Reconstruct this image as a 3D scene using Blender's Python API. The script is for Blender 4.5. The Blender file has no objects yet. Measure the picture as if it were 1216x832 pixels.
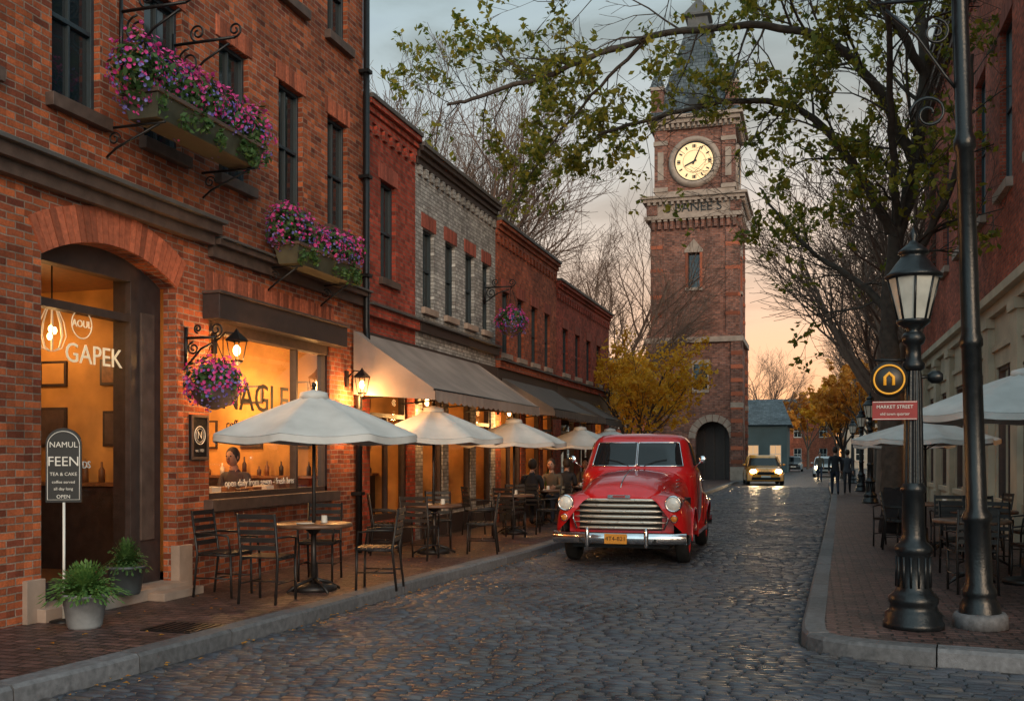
import bpy, math, random, bmesh
from mathutils import Vector, Matrix
RG=random.Random(11)
sc=bpy.context.scene
COL=sc.collection
pi=math.pi
# ------------------------------------------------------------------ helpers
class MB:
    def __init__(s): s.v=[];s.f=[];s.m=[];s.s=[]; s.mats=[]
    def mi(s,mat):
        if mat not in s.mats: s.mats.append(mat)
        return s.mats.index(mat)
    def add(s,vs,fs,mat,smooth=False,M=None):
        o=len(s.v); i=s.mi(mat)
        if M is not None: vs=[M@Vector(p) for p in vs]
        s.v.extend([tuple(p) for p in vs])
        for f in fs:
            s.f.append(tuple(a+o for a in f)); s.m.append(i); s.s.append(smooth)
    def box(s,x0,x1,y0,y1,z0,z1,mat,M=None):
        vs=[(x0,y0,z0),(x1,y0,z0),(x1,y1,z0),(x0,y1,z0),(x0,y0,z1),(x1,y0,z1),(x1,y1,z1),(x0,y1,z1)]
        s.add(vs,[(0,3,2,1),(4,5,6,7),(0,1,5,4),(1,2,6,5),(2,3,7,6),(3,0,4,7)],mat,False,M)
    def quad(s,a,b,c,d,mat,smooth=False): s.add([a,b,c,d],[(0,1,2,3)],mat,smooth)
    def tube(s,pts,rad,n,mat,cap=True,smooth=True,M=None):
        pts=[Vector(p) for p in pts]
        if not hasattr(rad,'__len__'): rad=[rad]*len(pts)
        vs=[];fs=[];prev=None
        for i,p in enumerate(pts):
            if i==0: t=pts[1]-pts[0]
            elif i==len(pts)-1: t=pts[-1]-pts[-2]
            else: t=pts[i+1]-pts[i-1]
            if t.length<1e-9: t=Vector((0,0,1))
            t.normalize()
            if prev is None:
                a=Vector((0,0,1)) if abs(t.z)<.9 else Vector((1,0,0))
                u=t.cross(a).normalized()
            else:
                u=prev-t*prev.dot(t)
                if u.length<1e-6: u=t.orthogonal()
                u.normalize()
            prev=u; w=t.cross(u)
            for k in range(n):
                an=2*pi*k/n
                vs.append(p+(u*math.cos(an)+w*math.sin(an))*rad[i])
        for i in range(len(pts)-1):
            for k in range(n):
                k2=(k+1)%n
                fs.append((i*n+k,i*n+k2,(i+1)*n+k2,(i+1)*n+k))
        if cap:
            fs.append(tuple(range(n-1,-1,-1))); fs.append(tuple((len(pts)-1)*n+k for k in range(n)))
        s.add(vs,fs,mat,smooth,M)
    def lathe(s,prof,n,mat,M=None,smooth=True):
        vs=[];fs=[]
        for r,z in prof:
            for k in range(n):
                a=2*pi*k/n; vs.append((r*math.cos(a),r*math.sin(a),z))
        for i in range(len(prof)-1):
            for k in range(n):
                k2=(k+1)%n; fs.append((i*n+k,i*n+k2,(i+1)*n+k2,(i+1)*n+k))
        s.add(vs,fs,mat,smooth,M)
    def sphere(s,c,r,mat,n=16,m=10,sc3=(1,1,1),M=None):
        prof=[(max(1e-4,math.sin(pi*i/m)),-math.cos(pi*i/m)) for i in range(m+1)]
        T=Matrix.Translation(Vector(c))@Matrix.Diagonal((r*sc3[0],r*sc3[1],r*sc3[2],1))
        if M is not None: T=M@T
        s.lathe(prof,n,mat,T)
    def loft(s,secs,mat,closed=False,smooth=True,M=None,cap=False):
        n=len(secs[0]);vs=[p for q in secs for p in q];fs=[]
        for i in range(len(secs)-1):
            for k in range(n if closed else n-1):
                k2=(k+1)%n; fs.append((i*n+k,i*n+k2,(i+1)*n+k2,(i+1)*n+k))
        if cap:
            fs.append(tuple(range(n-1,-1,-1))); fs.append(tuple((len(secs)-1)*n+k for k in range(n)))
        s.add(vs,fs,mat,smooth,M)
    def obj(s,name,parent=None,loc=(0,0,0),rot=0,recalc=True,bevel=0):
        me=bpy.data.meshes.new(name); me.from_pydata(s.v,[],s.f)
        for m in s.mats: me.materials.append(m)
        me.polygons.foreach_set('material_index',s.m)
        me.polygons.foreach_set('use_smooth',s.s)
        me.update()
        if recalc:
            bm=bmesh.new(); bm.from_mesh(me); bmesh.ops.recalc_face_normals(bm,faces=bm.faces); bm.to_mesh(me); bm.free()
        ob=bpy.data.objects.new(name,me); COL.objects.link(ob)
        ob.location=loc; ob.rotation_euler=(0,0,rot)
        if parent: ob.parent=parent
        if bevel:
            b=ob.modifiers.new('bevel','BEVEL'); b.width=bevel; b.segments=2; b.limit_method='ANGLE'; b.angle_limit=.7
        return ob
def group(name,loc=(0,0,0),rot=0):
    e=bpy.data.objects.new(name,None); COL.objects.link(e); e.location=loc; e.rotation_euler=(0,0,rot); e.empty_display_size=.2
    return e
def interp(x,xs,ys):
    if x<=xs[0]: return ys[0]
    for i in range(len(xs)-1):
        if x<=xs[i+1]:
            t=(x-xs[i])/(xs[i+1]-xs[i]); t2=t
            return ys[i]*(1-t2)+ys[i+1]*t2
    return ys[-1]
def smo(x,xs,ys):
    if x<=xs[0]: return ys[0]
    if x>=xs[-1]: return ys[-1]
    for i in range(len(xs)-1):
        if x<=xs[i+1]:
            h=xs[i+1]-xs[i]; t=(x-xs[i])/h
            def sl(j):
                if j<=0: return (ys[1]-ys[0])/(xs[1]-xs[0])
                if j>=len(xs)-1: return (ys[-1]-ys[-2])/(xs[-1]-xs[-2])
                return (ys[j+1]-ys[j-1])/(xs[j+1]-xs[j-1])
            m0=sl(i)*h;m1=sl(i+1)*h
            return (2*t**3-3*t*t+1)*ys[i]+(t**3-2*t*t+t)*m0+(-2*t**3+3*t*t)*ys[i+1]+(t**3-t*t)*m1
# ------------------------------------------------------------------ materials
def newmat(name):
    m=bpy.data.materials.new(name); m.use_nodes=True; nt=m.node_tree
    return m,nt,nt.nodes['Principled BSDF']
def pm(name,col,rough=.6,metal=0,var=.15,vs=6,bump=0,bs=60,spec=.5,coat=0,emis=None,es=0,island=0):
    m,nt,b=newmat(name); N=nt.nodes;L=nt.links
    b.inputs['Base Color'].default_value=(*col,1); b.inputs['Roughness'].default_value=rough
    b.inputs['Metallic'].default_value=metal; b.inputs['Specular IOR Level'].default_value=spec
    b.inputs['Coat Weight'].default_value=coat; b.inputs['Coat Roughness'].default_value=.06
    tc=N.new('ShaderNodeTexCoord')
    if var:
        n=N.new('ShaderNodeTexNoise'); n.inputs['Scale'].default_value=vs; n.inputs['Detail'].default_value=6
        L.new(tc.outputs['Object'],n.inputs['Vector'])
        r=N.new('ShaderNodeMapRange'); r.inputs[1].default_value=.3;r.inputs[2].default_value=.7;r.inputs[3].default_value=1-var;r.inputs[4].default_value=1+var
        L.new(n.outputs['Fac'],r.inputs[0])
        fac=r.outputs[0]
        if island:
            g=N.new('ShaderNodeNewGeometry'); r2=N.new('ShaderNodeMapRange'); r2.inputs[3].default_value=1-island; r2.inputs[4].default_value=1+island
            L.new(g.outputs['Random Per Island'],r2.inputs[0]); mu=N.new('ShaderNodeMath'); mu.operation='MULTIPLY'
            L.new(fac,mu.inputs[0]);L.new(r2.outputs[0],mu.inputs[1]); fac=mu.outputs[0]
        mx=N.new('ShaderNodeVectorMath'); mx.operation='SCALE'; mx.inputs[0].default_value=col
        L.new(fac,mx.inputs['Scale']); L.new(mx.outputs[0],b.inputs['Base Color'])
        rr=N.new('ShaderNodeMapRange'); rr.inputs[3].default_value=max(.02,rough-.1*min(1,var*4)); rr.inputs[4].default_value=min(1,rough+.1*min(1,var*4))
        L.new(n.outputs['Fac'],rr.inputs[0]); L.new(rr.outputs[0],b.inputs['Roughness'])
    if bump:
        n2=N.new('ShaderNodeTexNoise'); n2.inputs['Scale'].default_value=bs; n2.inputs['Detail'].default_value=4
        L.new(tc.outputs['Object'],n2.inputs['Vector'])
        bp=N.new('ShaderNodeBump'); bp.inputs['Strength'].default_value=bump; bp.inputs['Distance'].default_value=.01
        L.new(n2.outputs['Fac'],bp.inputs['Height']); L.new(bp.outputs[0],b.inputs['Normal'])
    if emis:
        b.inputs['Emission Color'].default_value=(*emis,1); b.inputs['Emission Strength'].default_value=es
    return m
def em(name,col,st):
    m=bpy.data.materials.new(name); m.use_nodes=True; nt=m.node_tree; nt.nodes.clear()
    e=nt.nodes.new('ShaderNodeEmission'); e.inputs[0].default_value=(*col,1); e.inputs[1].default_value=st
    o=nt.nodes.new('ShaderNodeOutputMaterial'); nt.links.new(e.outputs[0],o.inputs[0]); return m
def walluv(nt):
    N=nt.nodes;L=nt.links
    g=N.new('ShaderNodeNewGeometry'); sp=N.new('ShaderNodeSeparateXYZ'); sn=N.new('ShaderNodeSeparateXYZ')
    L.new(g.outputs['Position'],sp.inputs[0]); L.new(g.outputs['True Normal'],sn.inputs[0])
    def ma(op,a,b=None):
        n=N.new('ShaderNodeMath'); n.operation=op
        if hasattr(a,'links'): L.new(a,n.inputs[0])
        else: n.inputs[0].default_value=a
        if b is not None:
            if hasattr(b,'links'): L.new(b,n.inputs[1])
            else: n.inputs[1].default_value=b
        return n.outputs[0]
    ax=ma('ABSOLUTE',sn.outputs[0]); ay=ma('ABSOLUTE',sn.outputs[1]); az=ma('ABSOLUTE',sn.outputs[2])
    gx=ma('GREATER_THAN',ax,ay); hz=ma('GREATER_THAN',az,.75)
    def mix(f,a,b):
        n=N.new('ShaderNodeMix'); n.data_type='FLOAT'; L.new(f,n.inputs[0]); L.new(a,n.inputs[2]); L.new(b,n.inputs[3]); return n.outputs[0]
    gx2=ma('MULTIPLY',gx,ma('SUBTRACT',1.0,hz))
    u=mix(gx2,sp.outputs[0],sp.outputs[1]); v=mix(hz,sp.outputs[2],sp.outputs[1])
    c=N.new('ShaderNodeCombineXYZ'); L.new(u,c.inputs[0]); L.new(v,c.inputs[1])
    return c.outputs[0],g.outputs['Position']
def brick(name,c1,c2,mort,bw=.20,rh=.067,ms=.008,rough=.85,bump=.8,dist=.008,warp=.004,stain=.42,spec=.3,wsc=5):
    m,nt,b=newmat(name); N=nt.nodes;L=nt.links
    uv,pos=walluv(nt)
    nz=N.new('ShaderNodeTexNoise'); nz.inputs['Scale'].default_value=wsc; nz.inputs['Detail'].default_value=2; L.new(pos,nz.inputs['Vector'])
    sb=N.new('ShaderNodeVectorMath'); sb.operation='SUBTRACT'; L.new(nz.outputs['Color'],sb.inputs[0]); sb.inputs[1].default_value=(.5,.5,.5)
    scl=N.new('ShaderNodeVectorMath'); scl.operation='SCALE'; L.new(sb.outputs[0],scl.inputs[0]); scl.inputs['Scale'].default_value=warp*4
    ad=N.new('ShaderNodeVectorMath'); L.new(uv,ad.inputs[0]); L.new(scl.outputs[0],ad.inputs[1])
    def bt(a,bb,mo,smooth=.3,bias=0):
        t=N.new('ShaderNodeTexBrick'); t.inputs['Scale'].default_value=1; t.inputs['Brick Width'].default_value=bw; t.inputs['Row Height'].default_value=rh
        t.inputs['Mortar Size'].default_value=ms; t.inputs['Mortar Smooth'].default_value=smooth; t.inputs['Bias'].default_value=bias
        t.inputs['Color1'].default_value=(*a,1); t.inputs['Color2'].default_value=(*bb,1); t.inputs['Mortar'].default_value=(*mo,1)
        L.new(ad.outputs[0],t.inputs['Vector']); return t
    t=bt(c1,c2,mort)
    dv=N.new('ShaderNodeVectorMath'); dv.operation='DIVIDE'; L.new(ad.outputs[0],dv.inputs[0]); dv.inputs[1].default_value=(bw*.5,rh,1)
    fl=N.new('ShaderNodeVectorMath'); fl.operation='FLOOR'; L.new(dv.outputs[0],fl.inputs[0])
    wn=N.new('ShaderNodeTexWhiteNoise'); wn.noise_dimensions='2D'; L.new(fl.outputs[0],wn.inputs['Vector'])
    n1=N.new('ShaderNodeTexNoise'); n1.inputs['Scale'].default_value=.9; n1.inputs['Detail'].default_value=7; n1.inputs['Roughness'].default_value=.65; L.new(pos,n1.inputs['Vector'])
    n2=N.new('ShaderNodeTexNoise'); n2.inputs['Scale'].default_value=45; n2.inputs['Detail'].default_value=5; L.new(pos,n2.inputs['Vector'])
    def mr(s,a,bb,lo=.3,hi=.7):
        r=N.new('ShaderNodeMapRange'); r.inputs[1].default_value=lo;r.inputs[2].default_value=hi;r.inputs[3].default_value=a;r.inputs[4].default_value=bb; L.new(s,r.inputs[0]); return r.outputs[0]
    def mul(a,bb):
        n=N.new('ShaderNodeMath'); n.operation='MULTIPLY'; L.new(a,n.inputs[0]); L.new(bb,n.inputs[1]); return n.outputs[0]
    f=mul(mul(mr(n1.outputs['Fac'],1-stain,1+stain*.6),mr(n2.outputs['Fac'],.8,1.2)),mr(wn.outputs['Value'],.66,1.25,0,1))
    sc_=N.new('ShaderNodeVectorMath'); sc_.operation='SCALE'; L.new(t.outputs['Color'],sc_.inputs[0]); L.new(f,sc_.inputs['Scale'])
    L.new(sc_.outputs[0],b.inputs['Base Color'])
    L.new(mr(n2.outputs['Fac'],rough-.12,min(1,rough+.1)),b.inputs['Roughness']); b.inputs['Specular IOR Level'].default_value=spec
    h=N.new('ShaderNodeMath'); h.operation='SUBTRACT'; L.new(mr(n2.outputs['Fac'],0,.35),h.inputs[0]); L.new(t.outputs['Fac'],h.inputs[1])
    bp=N.new('ShaderNodeBump'); bp.inputs['Strength'].default_value=bump; bp.inputs['Distance'].default_value=dist
    L.new(h.outputs[0],bp.inputs['Height']); L.new(bp.outputs[0],b.inputs['Normal'])
    return m
def leafmat(name,c1,c2,trans=.45):
    m=bpy.data.materials.new(name); m.use_nodes=True; nt=m.node_tree; N=nt.nodes;L=nt.links; N.clear()
    g=N.new('ShaderNodeNewGeometry'); r=N.new('ShaderNodeMix'); r.data_type='RGBA'
    L.new(g.outputs['Random Per Island'],r.inputs[0]); r.inputs[6].default_value=(*c1,1); r.inputs[7].default_value=(*c2,1)
    d=N.new('ShaderNodeBsdfPrincipled'); d.inputs['Roughness'].default_value=.6; t=N.new('ShaderNodeBsdfTranslucent')
    L.new(r.outputs[2],d.inputs['Base Color']); L.new(r.outputs[2],t.inputs[0])
    mx=N.new('ShaderNodeMixShader'); mx.inputs[0].default_value=trans; L.new(d.outputs[0],mx.inputs[1]);L.new(t.outputs[0],mx.inputs[2])
    o=N.new('ShaderNodeOutputMaterial'); L.new(mx.outputs[0],o.inputs[0]); return m
def glassmat(name,tint=(1,1,1),rough=.02,ior=1.13):
    m=bpy.data.materials.new(name); m.use_nodes=True; nt=m.node_tree; N=nt.nodes;L=nt.links; N.clear()
    fr=N.new('ShaderNodeFresnel'); fr.inputs[0].default_value=ior
    t=N.new('ShaderNodeBsdfTransparent'); t.inputs[0].default_value=(*tint,1); g=N.new('ShaderNodeBsdfGlossy'); g.inputs['Roughness'].default_value=rough
    mx=N.new('ShaderNodeMixShader'); L.new(fr.outputs[0],mx.inputs[0]); L.new(t.outputs[0],mx.inputs[1]); L.new(g.outputs[0],mx.inputs[2])
    o=N.new('ShaderNodeOutputMaterial'); L.new(mx.outputs[0],o.inputs[0]); return m
BR1=brick('brick_orange_red',(.52,.13,.045),(.19,.045,.025),(.30,.20,.15))
BR2=brick('brick_red',(.48,.075,.042),(.30,.05,.032),(.22,.12,.09))
BR3=brick('brick_grey_painted',(.52,.505,.48),(.34,.325,.31),(.20,.18,.17))
BR4=brick('brick_rust',(.50,.115,.05),(.28,.065,.035),(.25,.14,.10))
BRT=brick('brick_tower',(.35,.13,.085),(.17,.072,.055),(.26,.19,.155),bw=.3,rh=.1,ms=.012)
BRR=brick('brick_dark_red',(.58,.115,.06),(.32,.07,.045),(.30,.17,.13))
PAVE=brick('pavement_bricks',(.155,.078,.066),(.08,.047,.043),(.026,.02,.019),bw=.21,rh=.105,ms=.013,rough=.5,bump=1,dist=.012,stain=.45,spec=.45)
FARROAD=brick('road_setts_far',(.08,.082,.095),(.05,.052,.062),(.025,.025,.025),bw=.24,rh=.13,ms=.018,rough=.36,bump=1,dist=.01,stain=.4,spec=.5)
SOLD=pm('soldier_brick',(.38,.10,.048),.85,var=.25,vs=25,bump=.4,island=.45)
SOLDD=pm('soldier_brick_dark',(.28,.07,.045),.85,var=.2,vs=25,bump=.4,island=.35)
STONE=pm('sandstone',(.36,.265,.21),.8,var=.25,vs=3,bump=.3,bs=40)
CREAM=pm('cream_stone',(.50,.42,.31),.75,var=.2,vs=1.5,bump=.2,bs=50)
GRAN=pm('granite_kerb',(.13,.128,.135),.65,var=.3,vs=20,bump=.4,bs=120,island=.2)
DARKW=pm('dark_painted_wood',(.045,.03,.027),.5,var=.25,vs=12,bump=.15,bs=90)
BROWNT=pm('brown_trim',(.095,.06,.047),.6,var=.3,vs=8,bump=.2,bs=60)
LEAD=pm('lead_flashing',(.10,.09,.085),.6,var=.25,vs=3)
IRON=pm('wrought_iron',(.012,.012,.013),.38,metal=.3,var=.3,vs=20,bump=.2,bs=90)
GREENI=pm('cast_iron_post',(.008,.010,.012),.33,metal=.0,var=.3,vs=12,bump=.25,bs=50)
WDARK=pm('window_pane_dark',(.012,.02,.025),.05,var=0,spec=.8)
FRAME=pm('window_frame_blue_black',(.025,.04,.05),.45,var=.2,vs=10)
GLASS=glassmat('shop_glass',(.97,.95,.92))
SLATE=brick('slate_roof',(.13,.15,.165),(.075,.09,.10),(.03,.035,.04),bw=.35,rh=.22,ms=.012,rough=.55,bump=1,dist=.02)
ROOF=pm('flat_roof_felt',(.05,.05,.05),.9,var=.2,vs=2)
OCHRE=pm('interior_ochre_wall',(.55,.28,.08),.8,var=.5,vs=1.3)
INFL=pm('interior_floor_wood',(.16,.08,.04),.5,var=.3,vs=4)
WOOD=pm('warm_wood',(.22,.10,.045),.5,var=.35,vs=14,bump=.1)
BULB=em('warm_bulb',(1,.55,.2),22)
BULB2=em('warm_lantern_glow',(1,.52,.18),18)
WHITEP=pm('white_paint',(.75,.72,.66),.6,var=.08)
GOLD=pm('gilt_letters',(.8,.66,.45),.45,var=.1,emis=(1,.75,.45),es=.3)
CANV=pm('umbrella_canvas',(.58,.575,.56),.85,var=.14,vs=3,bump=.2,bs=200)
AWN=pm('awning_canvas_taupe',(.28,.22,.19),.85,var=.2,vs=2,bump=.2,bs=150)
AWND=pm('awning_canvas_dark',(.10,.08,.07),.85,var=.2,vs=3,bump=.2,bs=150)
FURN=pm('bistro_metal_dark',(.022,.018,.017),.42,metal=.2,var=.3,vs=15)
TTOP=pm('table_top_wood',(.15,.08,.05),.4,var=.35,vs=9,bump=.1)
LEAF=leafmat('basket_leaves',(.03,.08,.02),(.08,.16,.04),.3)
FERN=leafmat('fern_leaves',(.06,.16,.035),(.16,.28,.07),.35)
PINK=leafmat('petals_pink',(.65,.02,.24),(.85,.12,.42),.3)
PURP=leafmat('petals_violet',(.13,.09,.45),(.30,.27,.65),.3)
OLEAF=leafmat('spring_leaves',(.10,.14,.015),(.42,.32,.035),.55)
YLEAF=leafmat('autumn_leaves',(.62,.27,.012),(.90,.50,.04),.5)
RLEAF=leafmat('rust_leaves',(.55,.20,.02),(.80,.38,.05),.45)
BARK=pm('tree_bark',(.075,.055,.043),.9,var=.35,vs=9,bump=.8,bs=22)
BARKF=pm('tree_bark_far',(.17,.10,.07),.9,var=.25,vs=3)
# ------------------------------------------------------------------ facade tools
class Fac:
    def __init__(s,kind,p): s.k=kind; s.p=p
    def P(s,u,w,z):
        if s.k=='L': return (s.p+w,u,z)
        if s.k=='R': return (s.p-w,u,z)
        return (u,s.p-w,z)
    def box(s,mb,u0,u1,w0,w1,z0,z1,mat):
        a=s.P(u0,w0,z0);b=s.P(u1,w1,z1)
        mb.box(min(a[0],b[0]),max(a[0],b[0]),min(a[1],b[1]),max(a[1],b[1]),z0,z1,mat)
    def wall(s,mb,u0,u1,z0,z1,ops,mat,depth=.2,rev=None,w=0):
        us=sorted(set([u0,u1]+[o[0] for o in ops]+[o[1] for o in ops])); zs=sorted(set([z0,z1]+[o[2] for o in ops]+[o[3] for o in ops]))
        for i in range(len(us)-1):
            for j in range(len(zs)-1):
                uc=(us[i]+us[i+1])/2; zc=(zs[j]+zs[j+1])/2
                if any(o[0]<uc<o[1] and o[2]<zc<o[3] for o in ops): continue
                mb.quad(s.P(us[i],w,zs[j]),s.P(us[i+1],w,zs[j]),s.P(us[i+1],w,zs[j+1]),s.P(us[i],w,zs[j+1]),mat)
        rv=rev or mat
        for a,b,c,d in ops:
            for q in (((a,c),(b,c)),((b,c),(b,d)),((b,d),(a,d)),((a,d),(a,c))):
                (ua,za),(ub,zb)=q
                mb.quad(s.P(ua,w,za),s.P(ub,w,zb),s.P(ub,w-depth,zb),s.P(ua,w-depth,za),rv)
    def soldier(s,mb,u0,u1,z,h,mat,w=.014,bw=.075):
        n=max(3,int(round((u1-u0)/bw))); st=(u1-u0)/n
        for i in range(n):
            s.box(mb,u0+i*st+.004,u0+(i+1)*st-.004,-.03,w+RG.uniform(-.003,.003),z+.004,z+h+RG.uniform(-.004,.004),mat)
    def arch(s,mb,u0,u1,zs,zt,ztop,mat,depth=.25,n=20,vous=None,vh=.3,bw=.075):
        c=(u1-u0)/2; h=zt-zs; Rr=(c*c+h*h)/(2*h); uc=(u0+u1)/2; zc=zt-Rr
        def zz(u): return zc+math.sqrt(max(0,Rr*Rr-(u-uc)**2))
        for i in range(n):
            a=u0+(u1-u0)*i/n; b=u0+(u1-u0)*(i+1)/n
            mb.quad(s.P(a,0,zz(a)),s.P(b,0,zz(b)),s.P(b,0,ztop),s.P(a,0,ztop),mat)
            mb.quad(s.P(a,0,zz(a)),s.P(b,0,zz(b)),s.P(b,-depth,zz(b)),s.P(a,-depth,zz(a)),mat)
        if vous:
            a0=math.asin(min(1,c/Rr))
            if h>c*.99: a0=pi/2
            m=max(6,int(2*a0*Rr/bw))
            for i in range(m):
                t0=-a0+2*a0*(i+.06)/m; t1=-a0+2*a0*(i+.94)/m; hh=vh+RG.uniform(-.006,.006); ww=.02+RG.uniform(-.003,.003)
                P=[]
                for w in (-.03,ww):
                    for (t,r) in ((t0,Rr+.003),(t1,Rr+.003),(t1,Rr+hh),(t0,Rr+hh)):
                        P.append(s.P(uc+math.sin(t)*r,w,zc+math.cos(t)*r))
                mb.add(P,[(0,3,2,1),(4,5,6,7),(0,1,5,4),(1,2,6,5),(2,3,7,6),(3,0,4,7)],vous)
def sash(F,fr,gl,o,frame=FRAME,pane=WDARK,rec=.1,curt=False,mull=True,rails=1):
    a,b,c,d=o; t=.045
    F.box(fr,a,a+t,-rec-.04,-rec+.03,c,d,frame);F.box(fr,b-t,b,-rec-.04,-rec+.03,c,d,frame)
    F.box(fr,a+t,b-t,-rec-.04,-rec+.03,c,c+t*1.3,frame);F.box(fr,a+t,b-t,-rec-.04,-rec+.03,d-t,d,frame)
    for k in range(rails):
        z=c+(d-c)*(k+1)/(rails+1); F.box(fr,a+t,b-t,-rec-.03,-rec+.022,z-.022,z+.022,frame)
    if mull: F.box(fr,(a+b)/2-.014,(a+b)/2+.014,-rec-.03,-rec+.014,c+t,d-t,frame)
    zm=(c+d)/2; 
    for (z0,z1) in ((c,zm),(zm,d)):
        j=[RG.uniform(-.004,.004) for _ in range(4)]
        gl.quad(F.P(a,-rec-.02+j[0],z0),F.P(b,-rec-.02+j[1],z0),F.P(b,-rec-.02+j[2],z1),F.P(a,-rec-.02+j[3],z1),pane)
def sill(F,mb,o,mat=STONE,ex=.07,h=.1,pr=.07):
    F.box(mb,o[0]-ex,o[1]+ex,-.09,pr,o[2]-h,o[2]+.012,mat)
def room(F,mb,u0,u1,z0,z1,dep,par,n=2,energy=45,off=.22,clutter=True):
    mb.quad(F.P(u0,-dep,z0),F.P(u1,-dep,z0),F.P(u1,-dep,z1),F.P(u0,-dep,z1),OCHRE)
    mb.quad(F.P(u0,-off,z0),F.P(u1,-off,z0),F.P(u1,-dep,z0),F.P(u0,-dep,z0),INFL)
    mb.quad(F.P(u0,-off,z1),F.P(u1,-off,z1),F.P(u1,-dep,z1),F.P(u0,-dep,z1),WOOD)
    for u in (u0,u1): mb.quad(F.P(u,-off,z0),F.P(u,-dep,z0),F.P(u,-dep,z1),F.P(u,-off,z1),OCHRE)
    if clutter:
        for k in range(3):
            z=z0+1.1+k*.45
            if z<z1-.3:
                F.box(mb,u0+.2,u0+(u1-u0)*.62,-dep+.02,-dep+.28,z,z+.03,WOOD)
                u=u0+.25
                while u<u0+(u1-u0)*.58:
                    h=RG.uniform(.1,.32); w=RG.uniform(.05,.13)
                    F.box(mb,u,u+w,-dep+.08,-dep+.22,z+.031,z+.031+h,RG.choice([WOOD,DARKW,WHITEP,BROWNT])); u+=w+RG.uniform(.02,.12)
        wl=-off-.55
        for k in range(3):
            a0=wl-k*.8
            if a0-.5<-dep: break
            for (zz,hh) in ((z0+1.4,.42),(z0+2.1,.3)):
                hh*=RG.uniform(.8,1.1); wd=RG.uniform(.25,.42)
                p=F.P(u1-.03,a0,zz); p2=F.P(u1-.004,a0-wd,zz+hh)
                mb.box(min(p[0],p2[0]),max(p[0],p2[0]),min(p[1],p2[1]),max(p[1],p2[1]),zz,zz+hh,DARKW)
                p=F.P(u1-.033,a0-.03,zz); p2=F.P(u1-.0302,a0-wd+.03,zz)
                mb.box(min(p[0],p2[0]),max(p[0],p2[0]),min(p[1],p2[1]),max(p[1],p2[1]),zz+.03,zz+hh-.03,RG.choice([BROWNT,WOOD,OCHRE]))
        F.box(mb,u1-.25,u1-.005,-dep+.4,-off-.4,z0+.95,z0+.99,WOOD)
        F.box(mb,u1-.22,u1-.005,-dep+.45,-off-.45,z0+.002,z0+.95,DARKW)
        # bottles and jars along the side shelf
        q=-off-.5
        while q>-dep+.5:
            hh=RG.uniform(.12,.3); p=F.P(u1-.12,q,z0+.99); mb.lathe([(.001,0),(.035,0),(.035,hh*.6),(.012,hh*.75),(.012,hh),(.001,hh)],8,RG.choice([DARKW,WOOD,BROWNT,WHITEP]),Matrix.Translation((p[0],p[1],z0+.991))); q-=RG.uniform(.12,.3)
        F.box(mb,u0+.15,u1-.5,-dep+.7,-dep+1.2,z0+.002,z0+1.0,DARKW)
        F.box(mb,u0+.1,u1-.45,-dep+.65,-dep+1.25,z0+1.002,z0+1.05,WOOD)
        F.box(mb,u1-.75,u1-.3,-dep+.01,-dep+.04,z0+1.3,z0+1.95,DARKW)
    for i in range(n):
        u=u0+(u1-u0)*(i+.5)/n; w=-dep*.5
        mb.tube([F.P(u,w,z1),F.P(u,w,z1-.45)],.008,5,DARKW)
        mb.lathe([(.03,.12),(.06,.08),(.15,-.02)],14,DARKW,Matrix.Translation(F.P(u,w,z1-.5)))
        mb.sphere(F.P(u,w,z1-.53),.06,BULB,12,8)
        l=bpy.data.lights.new('pendant_light','POINT'); l.energy=energy; l.color=(1,.54,.20); l.shadow_soft_size=.12
        lo=bpy.data.objects.new('pendant_light',l); COL.objects.link(lo); lo.location=F.P(u,w,z1-.68); lo.parent=par
def text(s,loc,size,mat,parent,rot=(pi/2,0,pi/2),ext=.004,al='CENTER',name='lettering'):
    c=bpy.data.curves.new(name,'FONT'); c.body=s; c.size=size; c.extrude=ext; c.align_x=al; c.align_y='CENTER'; c.materials.append(mat); c.resolution_u=3
    o=bpy.data.objects.new(name,c); COL.objects.link(o); o.location=loc; o.rotation_euler=rot; o.parent=parent; return o
def spiral(c,r0,r1,a0,turns,axu,axv,n=26):
    c=Vector(c);axu=Vector(axu);axv=Vector(axv);o=[]
    for i in range(n+1):
        t=i/n; a=a0+turns*2*pi*t; r=r0+(r1-r0)*t
        o.append(c+axu*math.cos(a)*r+axv*math.sin(a)*r)
    return o
def scatter(mb,c,rad,n,size,mats,shell=.55,flat=False,pent=False,rng=RG,elong=1.5):
    c=Vector(c)
    for i in range(n):
        d=Vector((rng.gauss(0,1),rng.gauss(0,1),rng.gauss(0,1))).normalized()
        r=shell+(1-shell)*rng.random()
        r*=.86+.14*math.sin(d.x*7+c.y)*math.cos(d.z*6+c.x)+rng.uniform(-.06,.08)
        p=c+Vector((d.x*rad[0],d.y*rad[1],d.z*rad[2]))*r
        s=size*rng.uniform(.6,1.3)
        nr=(d+Vector((rng.uniform(-1,1),rng.uniform(-1,1),rng.uniform(-.6,1)))*.8).normalized()
        a=nr.orthogonal().normalized(); a=Matrix.Rotation(rng.random()*6.28,3,nr)@a; b=nr.cross(a)
        m=mats if not isinstance(mats,list) else rng.choice(mats)
        if pent:
            vs=[p+(a*math.cos(k*1.2566)+b*math.sin(k*1.2566))*s*.5 for k in range(5)]
            mb.add(vs+[p+nr*-s*.15],[(0,1,5),(1,2,5),(2,3,5),(3,4,5),(4,0,5)],m)
        else:
            mb.add([p-a*s*.5*elong,p+b*s*.4,p+a*s*.5*elong,p-b*s*.4],[(0,1,2,3)],m)
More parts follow.
